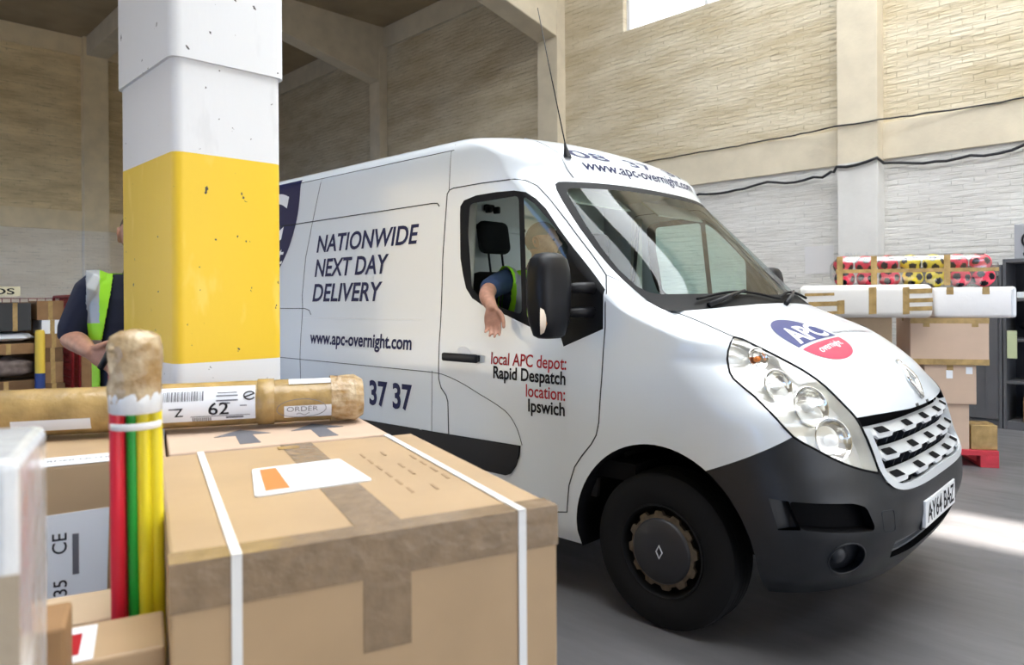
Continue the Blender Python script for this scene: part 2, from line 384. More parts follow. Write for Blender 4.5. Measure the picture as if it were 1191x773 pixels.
# painted pillar between the bays
def pillar_mats():
    out = []
    for nm, col in (('white_chipped_paint', (.80, .81, .83)), ('yellow_chipped_paint', (.90, .60, .03))):
        m = bpy.data.materials.new(nm); m.use_nodes = True; t = m.node_tree; b = t.nodes['Principled BSDF']; b.inputs['Roughness'].default_value = .45
        c = N(t, 'TexCoord'); n = N(t, 'TexNoise'); n.inputs['Scale'].default_value = 30; n.inputs['Detail'].default_value = 3; t.links.new(c.outputs['Object'], n.inputs['Vector'])
        mp = N(t, 'Mapping'); mp.inputs['Scale'].default_value = (1, 1, .35); t.links.new(c.outputs['Object'], mp.inputs[0])
        n2 = N(t, 'TexNoise'); n2.inputs['Scale'].default_value = 9; n2.inputs['Detail'].default_value = 4; t.links.new(mp.outputs[0], n2.inputs['Vector'])
        r = N(t, 'ValToRGB'); r.color_ramp.elements[0].position = .712; r.color_ramp.elements[1].position = .722
        r.color_ramp.elements[0].color = (0, 0, 0, 1); r.color_ramp.elements[1].color = (1, 1, 1, 1); t.links.new(n.outputs[0], r.inputs[0])
        r3 = N(t, 'ValToRGB'); r3.color_ramp.elements[0].position = .62; r3.color_ramp.elements[1].position = .70
        r3.color_ramp.elements[0].color = (*col, 1); r3.color_ramp.elements[1].color = (*[min(1, x * 1.0 + .06) for x in col], 1) if nm[0] == 'y' else (*[x * .94 for x in col], 1)
        t.links.new(n2.outputs[0], r3.inputs[0])
        mx = N(t, 'MixRGB'); mx.inputs[2].default_value = (.06, .05, .05, 1); t.links.new(r.outputs[0], mx.inputs[0]); t.links.new(r3.outputs[0], mx.inputs[1]); t.links.new(mx.outputs[0], b.inputs['Base Color'])
        u = N(t, 'Bump'); u.inputs['Strength'].default_value = .2; u.inputs['Distance'].default_value = .01; t.links.new(n2.outputs[0], u.inputs['Height']); t.links.new(u.outputs[0], b.inputs['Normal'])
        out.append(m)
    return out
PW, PY = pillar_mats()
bm = bmesh.new()
px0, px1, py0, py1 = -2.178, -1.58, -2.767, -2.365
bx(bm, (px0, py0, 0), (px1, py1, 2.308)); ve = [e for e in bm.edges if abs(e.verts[0].co.z - e.verts[1].co.z) > 1]
bmesh.ops.bevel(bm, geom=ve, offset=.035, segments=4, profile=.5, affect='EDGES')
for z in (1.233, 1.978): bmesh.ops.bisect_plane(bm, geom=bm.verts[:] + bm.edges[:] + bm.faces[:], plane_co=(0, 0, z), plane_no=(0, 0, 1))
for f in bm.faces: f.material_index = 1 if 1.233 < f.calc_center_median().z < 1.978 else 0
b2 = bmesh.new(); bx(b2, (px0 - .012, py0 - .012, 2.308), (px1 + .012, py1 + .012, 8.2)); ve = [e for e in b2.edges if abs(e.verts[0].co.z - e.verts[1].co.z) > 1]
bmesh.ops.bevel(b2, geom=ve, offset=.04, segments=4, profile=.5, affect='EDGES')
struct('pillar', join(bm, b2), [PW, PY], auto=40)
# cables slung along the wall
def sag(name, pts, r, lab, dz=.04):
    bm = bmesh.new(); P = []
    for a, b in zip(pts, pts[1:]):
        k = max(2, int(abs(a[0] - b[0]) / .12))
        for i in range(k):
            t = i / k; P.append((a[0] + (b[0] - a[0]) * t, a[1] + (b[1] - a[1]) * t, a[2] + (b[2] - a[2]) * t - dz * math.sin(PI * t) + random.uniform(-.008, .008)))
    P.append(pts[-1]); tube(bm, P, r, 6)
    return tag(obj(name, bm, M['cable'], smooth=True), lab, 'cable')
sag('cable', [(-7.6, 6.17, 3.03), (-6.2, 6.17, 3.05), (-4.87, 6.17, 3.06), (-3.76, 6.16, 3.12), (-3.1, 6.16, 3.10), (-2.8, 6.0, 3.12), (-2.72, 5.975, 3.17), (-2.22, 5.975, 3.22), (-2.12, 6.16, 3.16), (-1.24, 6.16, 3.12), (-.7, 6.16, 3.17), (.6, 6.16, 3.2), (2.7, 6.0, 3.2), (3.3, 6.0, 3.2)], .019, 'thick black cable looped along the wall just below the plaster band')
sag('cable', [(-7.6, 6.17, 3.71), (-5.1, 6.17, 3.71), (-3.6, 6.17, 3.72), (-2.75, 5.98, 3.71), (-2.2, 5.98, 3.70), (-1.2, 6.17, 3.70), (.6, 6.17, 3.71), (3, 5.98, 3.71)], .011, 'thin dark cable running along the top of the plaster band', .008)
p_ = obj('paper_notice', boxm((-3.25, WY - .006, 1.78), (-2.86, WY, 2.16)), mat('faded_paper', (.66, .64, .63), .6)); tag(p_, 'faded paper notice on the white brick wall left of the pilaster', 'notice')
# roof over the near bays, with rooflight openings placed for their light; far side of the hall
bm = bmesh.new()
def rect_minus(bm, X, Y, holes, z0, z1):
    xs = sorted({X[0], X[1], *[h[0] for h in holes], *[h[1] for h in holes]}); ys = sorted({Y[0], Y[1], *[h[2] for h in holes], *[h[3] for h in holes]})
    for a, b in zip(xs, xs[1:]):
        for c, d in zip(ys, ys[1:]):
            if not any(h[0] <= a and b <= h[1] and h[2] <= c and d <= h[3] for h in holes): bx(bm, (a, c, z0), (b, d, z1))
PANELS = [(-3.6, 4.4, 3.2, 5.6), (-3.6, 4.4, -.6, 1.8), (-3.6, 4.4, -4.4, -2.0)]  # unseen sheets added for soft top light over the van
HOLES = [(9.0, 12.5, -4, 6.0), (5.0, 6.4, 2.3, 2.95)] + PANELS  # narrow strip cut so a sun patch falls beside the van
rect_minus(bm, (-7.9, 14), (-13, WY + .35), HOLES, 9.2, 9.35)
struct('ceiling_roof', bm, mat('roof_boarding', (.55, .52, .47), .8))
bm = bmesh.new()
DO = (-18, -8, 0, 6.2)  # unseen doorway sized to brighten the far end wall
bx(bm, (EX - .35, -13.3, 0), (DO[0], -13, 9.3)); bx(bm, (DO[1], -13.3, 0), (-3, -13, 9.3)); bx(bm, (4.5, -13.3, 0), (14, -13, 9.3)); bx(bm, (-3, -13.3, 3.0), (4.5, -13, 9.3)); bx(bm, (DO[0], -13.3, DO[3]), (DO[1], -13, 9.3))  # low doorway added for bluish light on the van side
struct('wall_left', bm, M['cream_r'])
struct('wall_right_extension', boxm((9, WY, 0), (14, WY + .35, 9.2)), M['cream_r'])

m = bpy.data.materials.new('translucent_roof_sheet'); m.use_nodes = True; t = m.node_tree; t.nodes.clear(); o_ = N(t, 'OutputMaterial'); tl = N(t, 'BsdfTranslucent'); tl.inputs[0].default_value = (.93, .94, .92, 1); t.links.new(tl.outputs[0], o_.inputs[0])
for i, (a, b_, c, d) in enumerate(PANELS):
    bm = bmesh.new(); bm.faces.new([bm.verts.new(p) for p in ((a, c, 9.27), (b_, c, 9.27), (b_, d, 9.27), (a, d, 9.27))]); struct('unseen_rooflight', bm, m)

bm = bmesh.new(); bx(bm, (14, -13.3, 4.7), (14.3, WY + .35, 9.35)); bx(bm, (14, -13.3, 0), (14.3, -8, 4.7)); bx(bm, (14, 4.5, 0), (14.3, WY + .35, 4.7)); struct('wall_front', bm, M['cream_e'])  # unseen wall put in to cut the light from this end

# ------------------------------------------------------------------ the van (own frame: +X forward, front bumper at x=0, ground z=0)
VAN_RZ = rad(2.5)
# z, xf, L, p, q, w
TAB=np.array([
(0.27,-0.060,.58,2.6,2.8,0.960),
(0.35, 0.000,.60,3.0,3.0,1.000),
(0.45, 0.040,.62,3.2,3.2,1.015),
(0.55, 0.058,.64,3.3,3.3,1.022),
(0.65, 0.055,.65,3.2,3.2,1.025),
(0.77, 0.027,.63,2.9,2.9,1.026),
(0.87, 0.004,.60,2.8,2.8,1.026),
(0.96,-0.018,.59,2.7,2.6,1.026),
(1.068,-0.068,.60,2.2,2.1,1.024),
(1.17,-0.160,.60,2.0,2.0,1.017),
(1.23,-0.265,.47,2.0,2.0,1.012),
(1.284,-0.395,.34,2.0,2.0,1.006),
(1.35,-0.545,.36,1.8,2.1,1.000),
(1.40,-0.660,.35,1.55,2.2,0.996),
(1.45,-0.725,.36,1.5,2.2,0.992),
(1.59,-0.865,.39,1.5,2.2,0.984),
(1.81,-1.095,.36,1.5,2.2,0.972),
(2.05,-1.360,.33,1.6,2.3,0.958),
(2.13,-1.440,.33,1.7,2.5,0.954),
(2.22,-1.500,.33,1.9,2.6,0.950),
(2.29,-1.600,.36,2.0,2.6,0.945),
(2.33,-1.680,.38,2.0,2.6,0.930),
(2.365,-1.760,.40,2.0,2.5,0.895),
(2.395,-1.860,.42,2.0,2.4,0.820),
(2.42,-1.980,.45,2.0,2.3,0.700),
(2.44,-2.120,.45,2.0,2.2,0.520),
(2.452,-2.300,.45,2.0,2.0,0.330),
(2.458,-2.500,.45,2.0,2.0,0.150),
])
def pchip(x,y,t):
    x=np.asarray(x,float);y=np.asarray(y,float);h=np.diff(x);d=np.diff(y)/h
    m=np.zeros_like(y)
    for i in range(1,len(x)-1):
        if d[i-1]*d[i]>0:
            w1=2*h[i]+h[i-1];w2=h[i]+2*h[i-1];m[i]=(w1+w2)/(w1/d[i-1]+w2/d[i])
    m[0]=d[0];m[-1]=d[-1]
    k=np.clip(np.searchsorted(x,t,side='right')-1,0,len(x)-2)
    s=(t-x[k])/h[k]
    return (1+2*s)*(1-s)**2*y[k]+s*(1-s)**2*h[k]*m[k]+s*s*(3-2*s)*y[k+1]+s*s*(s-1)*h[k]*m[k+1]
def params(z):
    return [pchip(TAB[:,0],TAB[:,i],z) for i in range(1,6)]
REAR=-5.48
def grid(nz=150,ns=90,nc=64):
    zs=np.concatenate([np.linspace(.27,2.2,nz),np.linspace(2.2,2.38,18)[1:],np.linspace(2.38,2.458,16)[1:]])
    rows=[]
    for z in zs:
        xf,L,p,q,w=params(z);xs=xf-L
        k=np.linspace(0,1,nc+1);ph=k*np.pi/2
        cx=xs+L*np.cos(ph)**(2/p);cy=-w*np.sin(ph)**(2/q)
        t=np.linspace(0,1,ns+1)[1:]
        sx=xs+(REAR-xs)*t;sy=np.full_like(sx,-w)
        rx=np.concatenate([cx,sx]);ry=np.concatenate([cy,sy])
        rows.append(np.stack([rx,ry,np.full_like(rx,z)],1))
    return np.array(rows)
van = tag(empty('delivery_van', (0, 0, 0), VAN_RZ), 'white delivery van with navy lettering, parked with its driver leaning out of the window', 'van')
GR = grid(150, 100, 56)
top = GR[-1].copy(); top[:, 1] = 0; top[:, 2] = 2.4595
GR = np.concatenate([GR, top[None]])
nr_, nc_ = GR.shape[:2]
pts = [tuple(p) for p in GR.reshape(-1, 3)]
quads = [(i * nc_ + j, (i + 1) * nc_ + j, (i + 1) * nc_ + j + 1, i * nc_ + j + 1) for i in range(nr_ - 1) for j in range(nc_ - 1)]
nv = len(pts)
allp = [Vector(p) for p in pts] + [Vector((p[0], -p[1], p[2])) for p in pts]
allq = quads + [tuple(nv + k for k in reversed(q)) for q in quads]
BV = BVHTree.FromPolygons(allp, allq)
# smooth vertex normals of the whole skin
vn = np.zeros((2 * nv, 3)); P_ = np.array([tuple(p) for p in allp]); Q_ = np.array(allq)
fn_ = np.cross(P_[Q_[:, 2]] - P_[Q_[:, 0]], P_[Q_[:, 3]] - P_[Q_[:, 1]]); ln = np.linalg.norm(fn_, axis=1, keepdims=True); fn_ = fn_ / np.maximum(ln, 1e-12)
for k in range(4): np.add.at(vn, Q_[:, k], fn_ * np.minimum(ln, 1e-4))
for j in range(nr_):      # weld the two halves' normals on the centre line
    a = j * nc_; s_ = vn[a] + vn[a + nv]; vn[a] = s_; vn[a + nv] = s_
vn = vn / np.maximum(np.linalg.norm(vn, axis=1, keepdims=True), 1e-12)
def skin_n(p):
    loc, no, idx, d = BV.find_nearest(p)
    q = allq[idx]
    try: wts = poly_3d_calc([allp[k] for k in q], loc)
    except Exception: return no
    n = Vector((0, 0, 0))
    for k, wt in zip(q, wts): n += Vector(vn[k]) * wt
    return n.normalized() if n.length > 1e-6 else no
def on_side(x, z, off=.0016, s=-1):
    h = BV.ray_cast(Vector((x, 3 * s, z)), Vector((0, -s, 0)))
    if h[0] is None: return Vector((x, s * 1.0, z))
    return h[0] + skin_n(h[0]) * off
def on_front(y, z, off=.0016):
    h = BV.ray_cast(Vector((3, y, z)), Vector((-1, 0, 0)))
    if h[0] is None: return Vector((0, y, z))
    return h[0] + skin_n(h[0]) * off
def on_top(x, y, off=.0016):
    h = BV.ray_cast(Vector((x, y, 5)), Vector((0, 0, -1)))
    return h[0] + skin_n(h[0]) * off
Q45 = math.sqrt(.5)
def on_corner(u, z, off=.0016, s=-1):     # u runs along the 45 degree plane across the front corner
    h = BV.ray_cast(Vector((u * Q45 + 3 * Q45, s * (-u * Q45 + 3 * Q45), z)), Vector((-Q45, -s * Q45, 0)))
    if h[0] is None: return Vector((u * Q45, u * Q45 * -s, z))
    return h[0] + skin_n(h[0]) * off

body = bmesh.new()
bv = [body.verts.new(p) for p in pts]
for q in quads:
    try: body.faces.new([bv[k] for k in q])
    except ValueError: pass
bmesh.ops.remove_doubles(body, verts=body.verts[:], dist=1e-6)
FR = {'side': (lambda c: (c.x, c.z), Vector((1, 0, 0)), Vector((0, 0, 1))), 'front': (lambda c: (c.y, c.z), Vector((0, 1, 0)), Vector((0, 0, 1))),
      'corner': (lambda c: ((c.x + c.y) * Q45, c.z), Vector((Q45, Q45, 0)), Vector((0, 0, 1))), 'top': (lambda c: (c.x, c.y), Vector((1, 0, 0)), Vector((0, 1, 0)))}
def cut(pl, frm, flt, closed=True):
    pr, e1, e2 = FR[frm]
    cand = {f for f in body.faces if flt(f.calc_center_median())}
    n = len(pl)
    for i in range(n if closed else n - 1):
        a, b = pl[i], pl[(i + 1) % n]; dx, dy = b[0] - a[0], b[1] - a[1]; L = math.hypot(dx, dy)
        if L < 1e-9: continue
        no = e1 * (-dy / L) + e2 * (dx / L); co = e1 * a[0] + e2 * a[1]
        lo0, hi0, lo1, hi1 = min(a[0], b[0]) - .002, max(a[0], b[0]) + .002, min(a[1], b[1]) - .002, max(a[1], b[1]) + .002
        sel = []
        for f in cand:
            uv = [pr(v.co) for v in f.verts]
            if max(t[0] for t in uv) < lo0 or min(t[0] for t in uv) > hi0 or max(t[1] for t in uv) < lo1 or min(t[1] for t in uv) > hi1: continue
            sel.append(f)
        if not sel: continue
        g = list({v for f in sel for v in f.verts}) + list({e_ for f in sel for e_ in f.edges}) + sel
        r = bmesh.ops.bisect_plane(body, geom=g, plane_co=co, plane_no=no, dist=1e-5)
        cand = {f for f in cand if f.is_valid}
        cand |= {x for x in r['geom'] if isinstance(x, bmesh.types.BMFace) and x.is_valid}
        for x in r['geom_cut']:
            if x.is_valid and isinstance(x, bmesh.types.BMEdge): cand |= set(x.link_faces)
def smooth_poly(pl, k=4, closed=True):
    """Catmull-Rom through the points"""
    out = []; n = len(pl)
    for i in range(n if closed else n - 1):
        g = lambda j: pl[j % n] if closed else pl[max(0, min(n - 1, j))]
        p0, p1, p2, p3 = g(i - 1), g(i), g(i + 1), g(i + 2)
        for s in range(k):
            t = s / k
            out.append(tuple(.5 * (2 * b + (c - a) * t + (2 * a - 5 * b + 4 * c - d) * t * t + (3 * b - a - 3 * c + d) * t ** 3) for a, b, c, d in zip(p0, p1, p2, p3)))
    if not closed: out.append(pl[-1])
    return out
def rnd(pl, r, k=4):
    """round the corners of a polygon"""
    out = []; n = len(pl)
    for i in range(n):
        a, b, c = Vector(pl[i - 1]), Vector(pl[i]), Vector(pl[(i + 1) % n]); d1, d2 = (a - b), (c - b)
        q = min(r, d1.length * .45, d2.length * .45); s, e_ = b + d1.normalized() * q, b + d2.normalized() * q
        for j in range(k + 1):
            t = j / k; out.append(tuple((s * (1 - t) ** 2 + b * 2 * t * (1 - t) + e_ * t * t)))
    return out
U = lambda x, y: (x + y) * Q45
HL = [(U(*p[:2]), p[2]) for p in [(-.544, -.823, 1.285), (-.469, -.791, 1.252), (-.379, -.74, 1.199), (-.294, -.699, 1.146), (-.213, -.677, 1.083), (-.142, -.672, 1.012), (-.101, -.665, .966), (-.081, -.655, .923), (-.05, -.639, .836), (-.027, -.628, .757), (-.037, -.66, .757), (-.082, -.751, .785), (-.132, -.826, .822), (-.187, -.883, .865), (-.247, -.93, .909), (-.318, -.948, .985), (-.401, -.943, 1.056), (-.485, -.95, 1.120), (-.514, -.932, 1.166), (-.530, -.906, 1.231)]]
BUMPL = [(-1.20, .712)] + [(U(*p[:2]), p[2]) for p in [(-.57, -1.026, .741), (-.463, -1.021, .788), (-.349, -.996, .845), (-.247, -.93, .909)]]
GRI = [(-.665, .966), (-.655, .923), (-.639, .836), (-.628, .757), (-.612, .715), (-.575, .688), (-.50, .670), (-.35, .662), (.02, .660), (.02, .955), (-.2, .958), (-.37, .965), (-.537, .968)]
WSO = [(-.76, 2.072), (-.79, 2.069), (-.815, 2.055), (-.833, 2.02), (-.851, 1.954), (-.868, 1.87), (-.88, 1.799), (-.888, 1.70), (-.89, 1.603), (-.887, 1.53), (-.881, 1.444), (-.868, 1.402), (-.845, 1.392), (-.72, 1.398), (-.5, 1.410), (-.25, 1.420), (.02, 1.424), (.02, 2.082), (-.3, 2.082), (-.6, 2.078)]
WSI = [(-.745, 2.035), (-.773, 2.027), (-.795, 2.003), (-.812, 1.94), (-.842, 1.82), (-.860, 1.70), (-.866, 1.593), (-.858, 1.51), (-.835, 1.48), (-.79, 1.472), (-.5, 1.474), (.02, 1.468), (.02, 2.048), (-.4, 2.046)]
WINO = [(-2.108, 1.932), (-2.108, 1.978), (-2.079, 2.009), (-1.983, 2.027), (-1.829, 2.029), (-1.697, 2.023), (-1.619, 2.007), (-1.56, 1.969), (-1.496, 1.912), (-1.409, 1.813), (-1.304, 1.698), (-1.205, 1.597), (-1.106, 1.495), (-1.099, 1.312), (-1.327, 1.222), (-1.345, 1.262), (-1.431, 1.276), (-1.566, 1.317), (-1.723, 1.37), (-1.907, 1.423), (-1.987, 1.461), (-2.038, 1.516), (-2.067, 1.595), (-2.092, 1.686)]
WREAR = rnd([(-2.03, 1.985), (-1.662, 1.992), (-1.612, 1.375), (-1.73, 1.402), (-1.90, 1.452), (-1.99, 1.51), (-2.01, 1.66), (-2.035, 1.82)], .03)
WQ = rnd([(-1.625, 1.985), (-1.555, 1.940), (-1.44, 1.830), (-1.33, 1.710), (-1.33, 1.315), (-1.575, 1.358)], .02)
DOOR = [(-2.222, 2.06), (-2.205, 2.08), (-2.17, 2.088), (-1.943, 2.09), (-1.70, 2.084), (-1.644, 2.073), (-1.587, 2.042), (-1.503, 1.962), (-1.384, 1.838), (-1.217, 1.658), (-1.132, 1.564), (-1.095, 1.48), (-1.087, 1.323), (-1.093, 1.086), (-1.11, .879), (-1.125, .82), (-1.153, .776), (-1.21, .712), (-1.253, .655), (-1.29, .56), (-1.312, .425), (-1.318, .265), (-2.13, .265), (-2.146, .699), (-2.151, .88), (-2.165, .915), (-2.208, .955), (-2.228, 1.006), (-2.234, 1.2), (-2.24, 1.69)]
TRIM = [(-1.60, .708), (-1.606, .66), (-1.632, .60), (-1.67, .555), (-1.70, .543), (-3.92, .530), (-3.92, .685), (-2.167, .700)]
def arch(cx, rx, rz, cz=.345, n=36):
    return [(cx + rx * math.cos(PI * i / n), cz + rz * math.sin(PI * i / n)) for i in range(n + 1)] + [(cx - rx * 1.0, .2), (cx + rx * 1.02, .2)]
ARF, ARR = arch(-.812, .448, .472), arch(-4.52, .43, .43)
INT = rnd([(-.868, .668), (-.62, .660), (-.560, .640), (-.522, .560), (-.529, .546), (-.828, .562)], .02)
INL = [(-.933, .672), (-.868, .668), (-.828, .562), (-.904, .554)]
FOG = [(-.640 + .080 * math.cos(2 * PI * i / 28), .444 + .066 * math.sin(2 * PI * i / 28)) for i in range(28)]
SLOT = [(-.56, .470), (-.57, .440), (-.55, .395), (-.3, .378), (.02, .372), (.02, .462)]
cut(HL, 'corner', lambda c: c.x > -.75 and .6 < c.z < 1.4)
cut(GRI, 'front', lambda c: c.x > -.35 and .6 < c.z < 1.0 and c.y > -.75)
cut(BUMPL, 'corner', lambda c: c.x > -.8 and .65 < c.z < .95 and c.y < -.85, False)
cut(WSO, 'front', lambda c: -1.75 < c.x < -.6 and 1.36 < c.z < 2.12)
cut(WSI, 'front', lambda c: -1.75 < c.x < -.6 and 1.40 < c.z < 2.12)
HOODL = [(-.835, -.87), (-.825, -.838), (-.711, -.825), (-.565, -.827), (-.540, -.824)]
cut(HOODL, 'top', lambda c: c.x > -.9 and 1.25 < c.z < 1.45, False)
sf = lambda c: c.y < -.8
for pl in (WINO, WREAR, WQ, DOOR, TRIM, ARF, ARR): cut(pl, 'side', lambda c, b=(min(p[0] for p in pl) - .06, max(p[0] for p in pl) + .06, min(p[1] for p in pl) - .06, max(p[1] for p in pl) + .06): c.y < -.8 and b[0] < c.x < b[1] and b[2] < c.z < b[3])
for pl in (INT, INL, FOG): cut(pl, 'corner', lambda c: c.x > -.6 and c.z < .72 and c.y < -.5)
cut(SLOT, 'front', lambda c: c.x > -.3 and c.z < .52 and c.y > -.7)
REG = {}
for f in body.faces:
    c = f.calc_center_median(); s_, fr, co, r = (c.x, c.z), (c.y, c.z), U(c.x, c.y), None
    if c.x > -.75 and .6 < c.z < 1.4 and inside((co, c.z), HL): r = 'hl'
    elif c.x > -.35 and inside(fr, GRI): r = 'grille'
    elif -1.75 < c.x < -.6 and inside(fr, WSO): r = 'screen' if inside(fr, WSI) else 'frit'
    elif c.y < -.8 and (inside(s_, ARF) or inside(s_, ARR)): r = 'hole'
    elif c.y < -.8 and inside(s_, WINO): r = 'rear_pane' if inside(s_, WREAR) else 'quarter' if inside(s_, WQ) else 'seal'
    elif c.y < -.8 and inside(s_, TRIM): r = 'trim'
    elif c.y < -.8 and inside(s_, DOOR): r = 'door'
    elif c.x > -.80:
        if co < BUMPL[-1][0] and c.y < -.5:
            lim = None
            for a, b in zip(BUMPL, BUMPL[1:]):
                if a[0] <= co <= b[0]: lim = a[1] + (b[1] - a[1]) * (co - a[0]) / (b[0] - a[0])
            if lim is None: lim = .712
            isb = c.z < lim
        else: isb = c.z < .962
        if isb:
            r = 'bumper'
            if c.y < -.5 and c.z < .72:
                if inside((co, c.z), INT): r = 'intake'
                elif inside((co, c.z), INL): r = 'inl'
                elif inside((co, c.z), FOG): r = 'fog'
            if c.x > -.3 and inside(fr, SLOT): r = 'slot'
        elif c.y > -.827 and c.z > .96 and c.z < 1.44: r = 'hood'
    if r is None and -.84 < c.x < -.6 and c.y > -.835 and c.z < 1.43 and c.z > 1.2: r = 'hood'
    REG.setdefault(r, []).append(f)
def piece(regs, signs=(1, -1), move=None):
    """faces of the regions as a bmesh of their own, mirrored to the far side"""
    bm = bmesh.new()
    for s in signs:
        vm = {}
        for r in regs:
            for f in REG.get(r, []):
                vs = []
                for v in f.verts:
                    if v not in vm: vm[v] = bm.verts.new((v.co.x, v.co.y * s, v.co.z))
                    vs.append(vm[v])
                try: bm.faces.new(vs if s == 1 else vs[::-1])
                except ValueError: pass
    bmesh.ops.remove_doubles(bm, verts=[v for v in bm.verts if abs(v.co.y) < 2e-4], dist=1e-4)
    return bm
def panel(name, bm, m, parent=van, flip=False):
    for f in bm.faces: f.smooth = True
    me = bpy.data.meshes.new(name); bm.to_mesh(me)
    ns = [skin_n(v.co) for v in bm.verts]; bm.free()
    me.materials.append(m); me.normals_split_custom_set_from_vertices(ns)
    o = bpy.data.objects.new(name, me); link(o); o.parent = parent
    return o
def offset(bm, d):
    ns = [skin_n(v.co) for v in bm.verts]
    for v, n in zip(bm.verts, ns): v.co += n * d
    return bm
def recess(bm, vec_near, both=True, open_front=True):
    """push a patch inward and keep the side walls"""
    r = bmesh.ops.extrude_face_region(bm, geom=bm.faces[:])
    nvs = {v for v in r['geom'] if isinstance(v, bmesh.types.BMVert)}
    old = [f for f in bm.faces if not any(v in nvs for v in f.verts)]
    bmesh.ops.delete(bm, geom=old, context='FACES_ONLY')
    for v in nvs: v.co += Vector((vec_near[0], vec_near[1] * (-1 if v.co.y > 0 else 1), vec_near[2]))
    return bm
rear = bmesh.new(); edge = [Vector(GR[i, -1]) for i in range(0, nr_)]
loop = [rear.verts.new((v.x + .001, v.y, v.z)) for v in edge] + [rear.verts.new((v.x + .001, -v.y, v.z)) for v in edge[::-1][1:]]
rear.faces.new(loop[::-1])
panel('body_shell', piece([None]), M['paint'])
obj('rear_door', rear, M['paint'], van)
hood = panel('bonnet', piece(['hood']), M['paint'])
doorN = panel('front_door', piece(['door'], (1,)), M['paint']); doorF = panel('front_door', piece(['door'], (-1,)), M['paint'])
panel('window_seal', piece(['seal'], (1,)), M['rubber'], doorN); panel('window_seal', piece(['seal'], (-1,)), M['rubber'], doorF)
panel('quarter_glass', piece(['quarter'], (1,)), M['sideglass'], doorN); panel('quarter_glass', piece(['quarter'], (-1,)), M['sideglass'], doorF)
panel('side_window_glass', piece(['rear_pane'], (-1,)), M['sideglass'], doorF)
panel('windscreen', piece(['screen']), M['screen']); panel('windscreen_surround', piece(['frit']), M['rubber'])
panel('side_rubbing_strip', offset(piece(['trim'], (1,)), .012), M['black']); panel('side_rubbing_strip', offset(piece(['trim'], (-1,)), .012), M['black'])
bump_o = panel('front_bumper', piece(['bumper']), M['bumper'])
for s in (1, -1):
    obj('air_intake', recess(piece(['intake'], (s,)), (-.05, .05, 0)), M['dark'], bump_o)
    ib = piece(['inl'], (s,))
    for v in ib.verts:
        t = max(0, min(1, ((v.co.x - abs(v.co.y)) * Q45 + .933) / .085)); v.co += Vector((-.030 * t, .030 * t * (1 if v.co.y < 0 else -1), 0))
    obj('intake_scoop', ib, M['bumper'], bump_o)
    fo = obj('fog_lamp_recess', recess(piece(['fog'], (s,)), (-.03, .03, 0)), M['bumper'], bump_o, smooth=False)
    A = Matrix.Translation(on_corner(-.662, .446, -.028, -s)) @ Matrix.Rotation(rad(-45) * s, 4, 'Z') @ Matrix.Rotation(rad(90), 4, 'Y')
    b = bmesh.new(); lathe(b, [(0, .012), (.022, .010), (.034, .0), (.038, -.012), (.042, -.012), (.042, -.02)], 28, A); obj('fog_lamp_lens', b, M['hub'], fo, smooth=True)
    b = bmesh.new(); tube(b, [on_corner(u, z, .001, -s) for u, z in FOG], .004, 6, closed=True); obj('fog_lamp_ring', b, M['bumper'], fo, smooth=True)
    b = bmesh.new(); tc_ = [(-.507, .612), (-.43, .606), (-.424, .524), (-.497, .535)]
    tube(b, [on_corner(u - .0, z, .0005, -s) for u, z in rnd([(-.484, .613), (-.412, .606), (-.404, .522), (-.474, .533)], .012)], .0016, 5, closed=True)
    if s == 1: obj('towing_eye_cover', b, M['gap'], bump_o)
    else: b.free()
obj('lower_grille_opening', recess(piece(['slot']), (-.06, 0, 0)), M['dark'], bump_o)
for z0, z1, o0, o1 in ((.408, .421, -.012, -.02), (.441, .449, -.014, -.02)):
    b = bmesh.new(); n = 40; rows = []
    for i in range(n + 1):
        y = -.56 + 1.12 * i / n; rows.append([b.verts.new(on_front(y, z0, o0)), b.verts.new(on_front(y, z1, o0)), b.verts.new(on_front(y, z1, o1 - .03)), b.verts.new(on_front(y, z0, o1 - .03))])
    for a, c in zip(rows, rows[1:]):
        for j in range(4): b.faces.new((a[j], c[j], c[(j + 1) % 4], a[(j + 1) % 4]))
    bmesh.ops.recalc_face_normals(b, faces=b.faces); obj('lower_grille_bar', b, M['slotbar'], bump_o)
# grille: dark opening, silver surround, three rows of sloping blades with square ports and dark fins under them
gril = obj('front_grille', recess(piece(['grille']), (-.085, 0, 0)), M['dark'], van)
b = bmesh.new(); ed = [(-.655, .925), (-.639, .836), (-.628, .757), (-.610, .712), (-.570, .684), (-.49, .667), (-.35, .660), (-.15, .658), (0, .658)]
ed = smooth_poly(ed, 4, False); ed = ed + [(-y, z) for y, z in ed[::-1][1:]]
rows = []
for y, z in ed:
    rows.append((y, z))
def strip(b, A, B):
    for i in range(len(A) - 1): b.faces.new((A[i], B[i], B[i + 1], A[i + 1]))
cent = Vector((0, .86)); A0 = []; A1 = []; A2 = []
for y, z in rows:
    d = (cent - Vector((y * .55, z))).normalized() * .036
    A0.append(b.verts.new(on_front(y, z, .007))); A1.append(b.verts.new(on_front(y + d.x, z + d.y, .006))); A2.append(b.verts.new(on_front(y + d.x * 1.1, z + d.y * 1.1, -.05)))
strip(b, A0, A1); strip(b, A1, A2); bmesh.ops.recalc_face_normals(b, faces=b.faces)
obj('grille_surround', b, M['silver'], gril, smooth=True, auto=40)
GROWS = ((.938, .646), (.850, .630), (.762, .615))
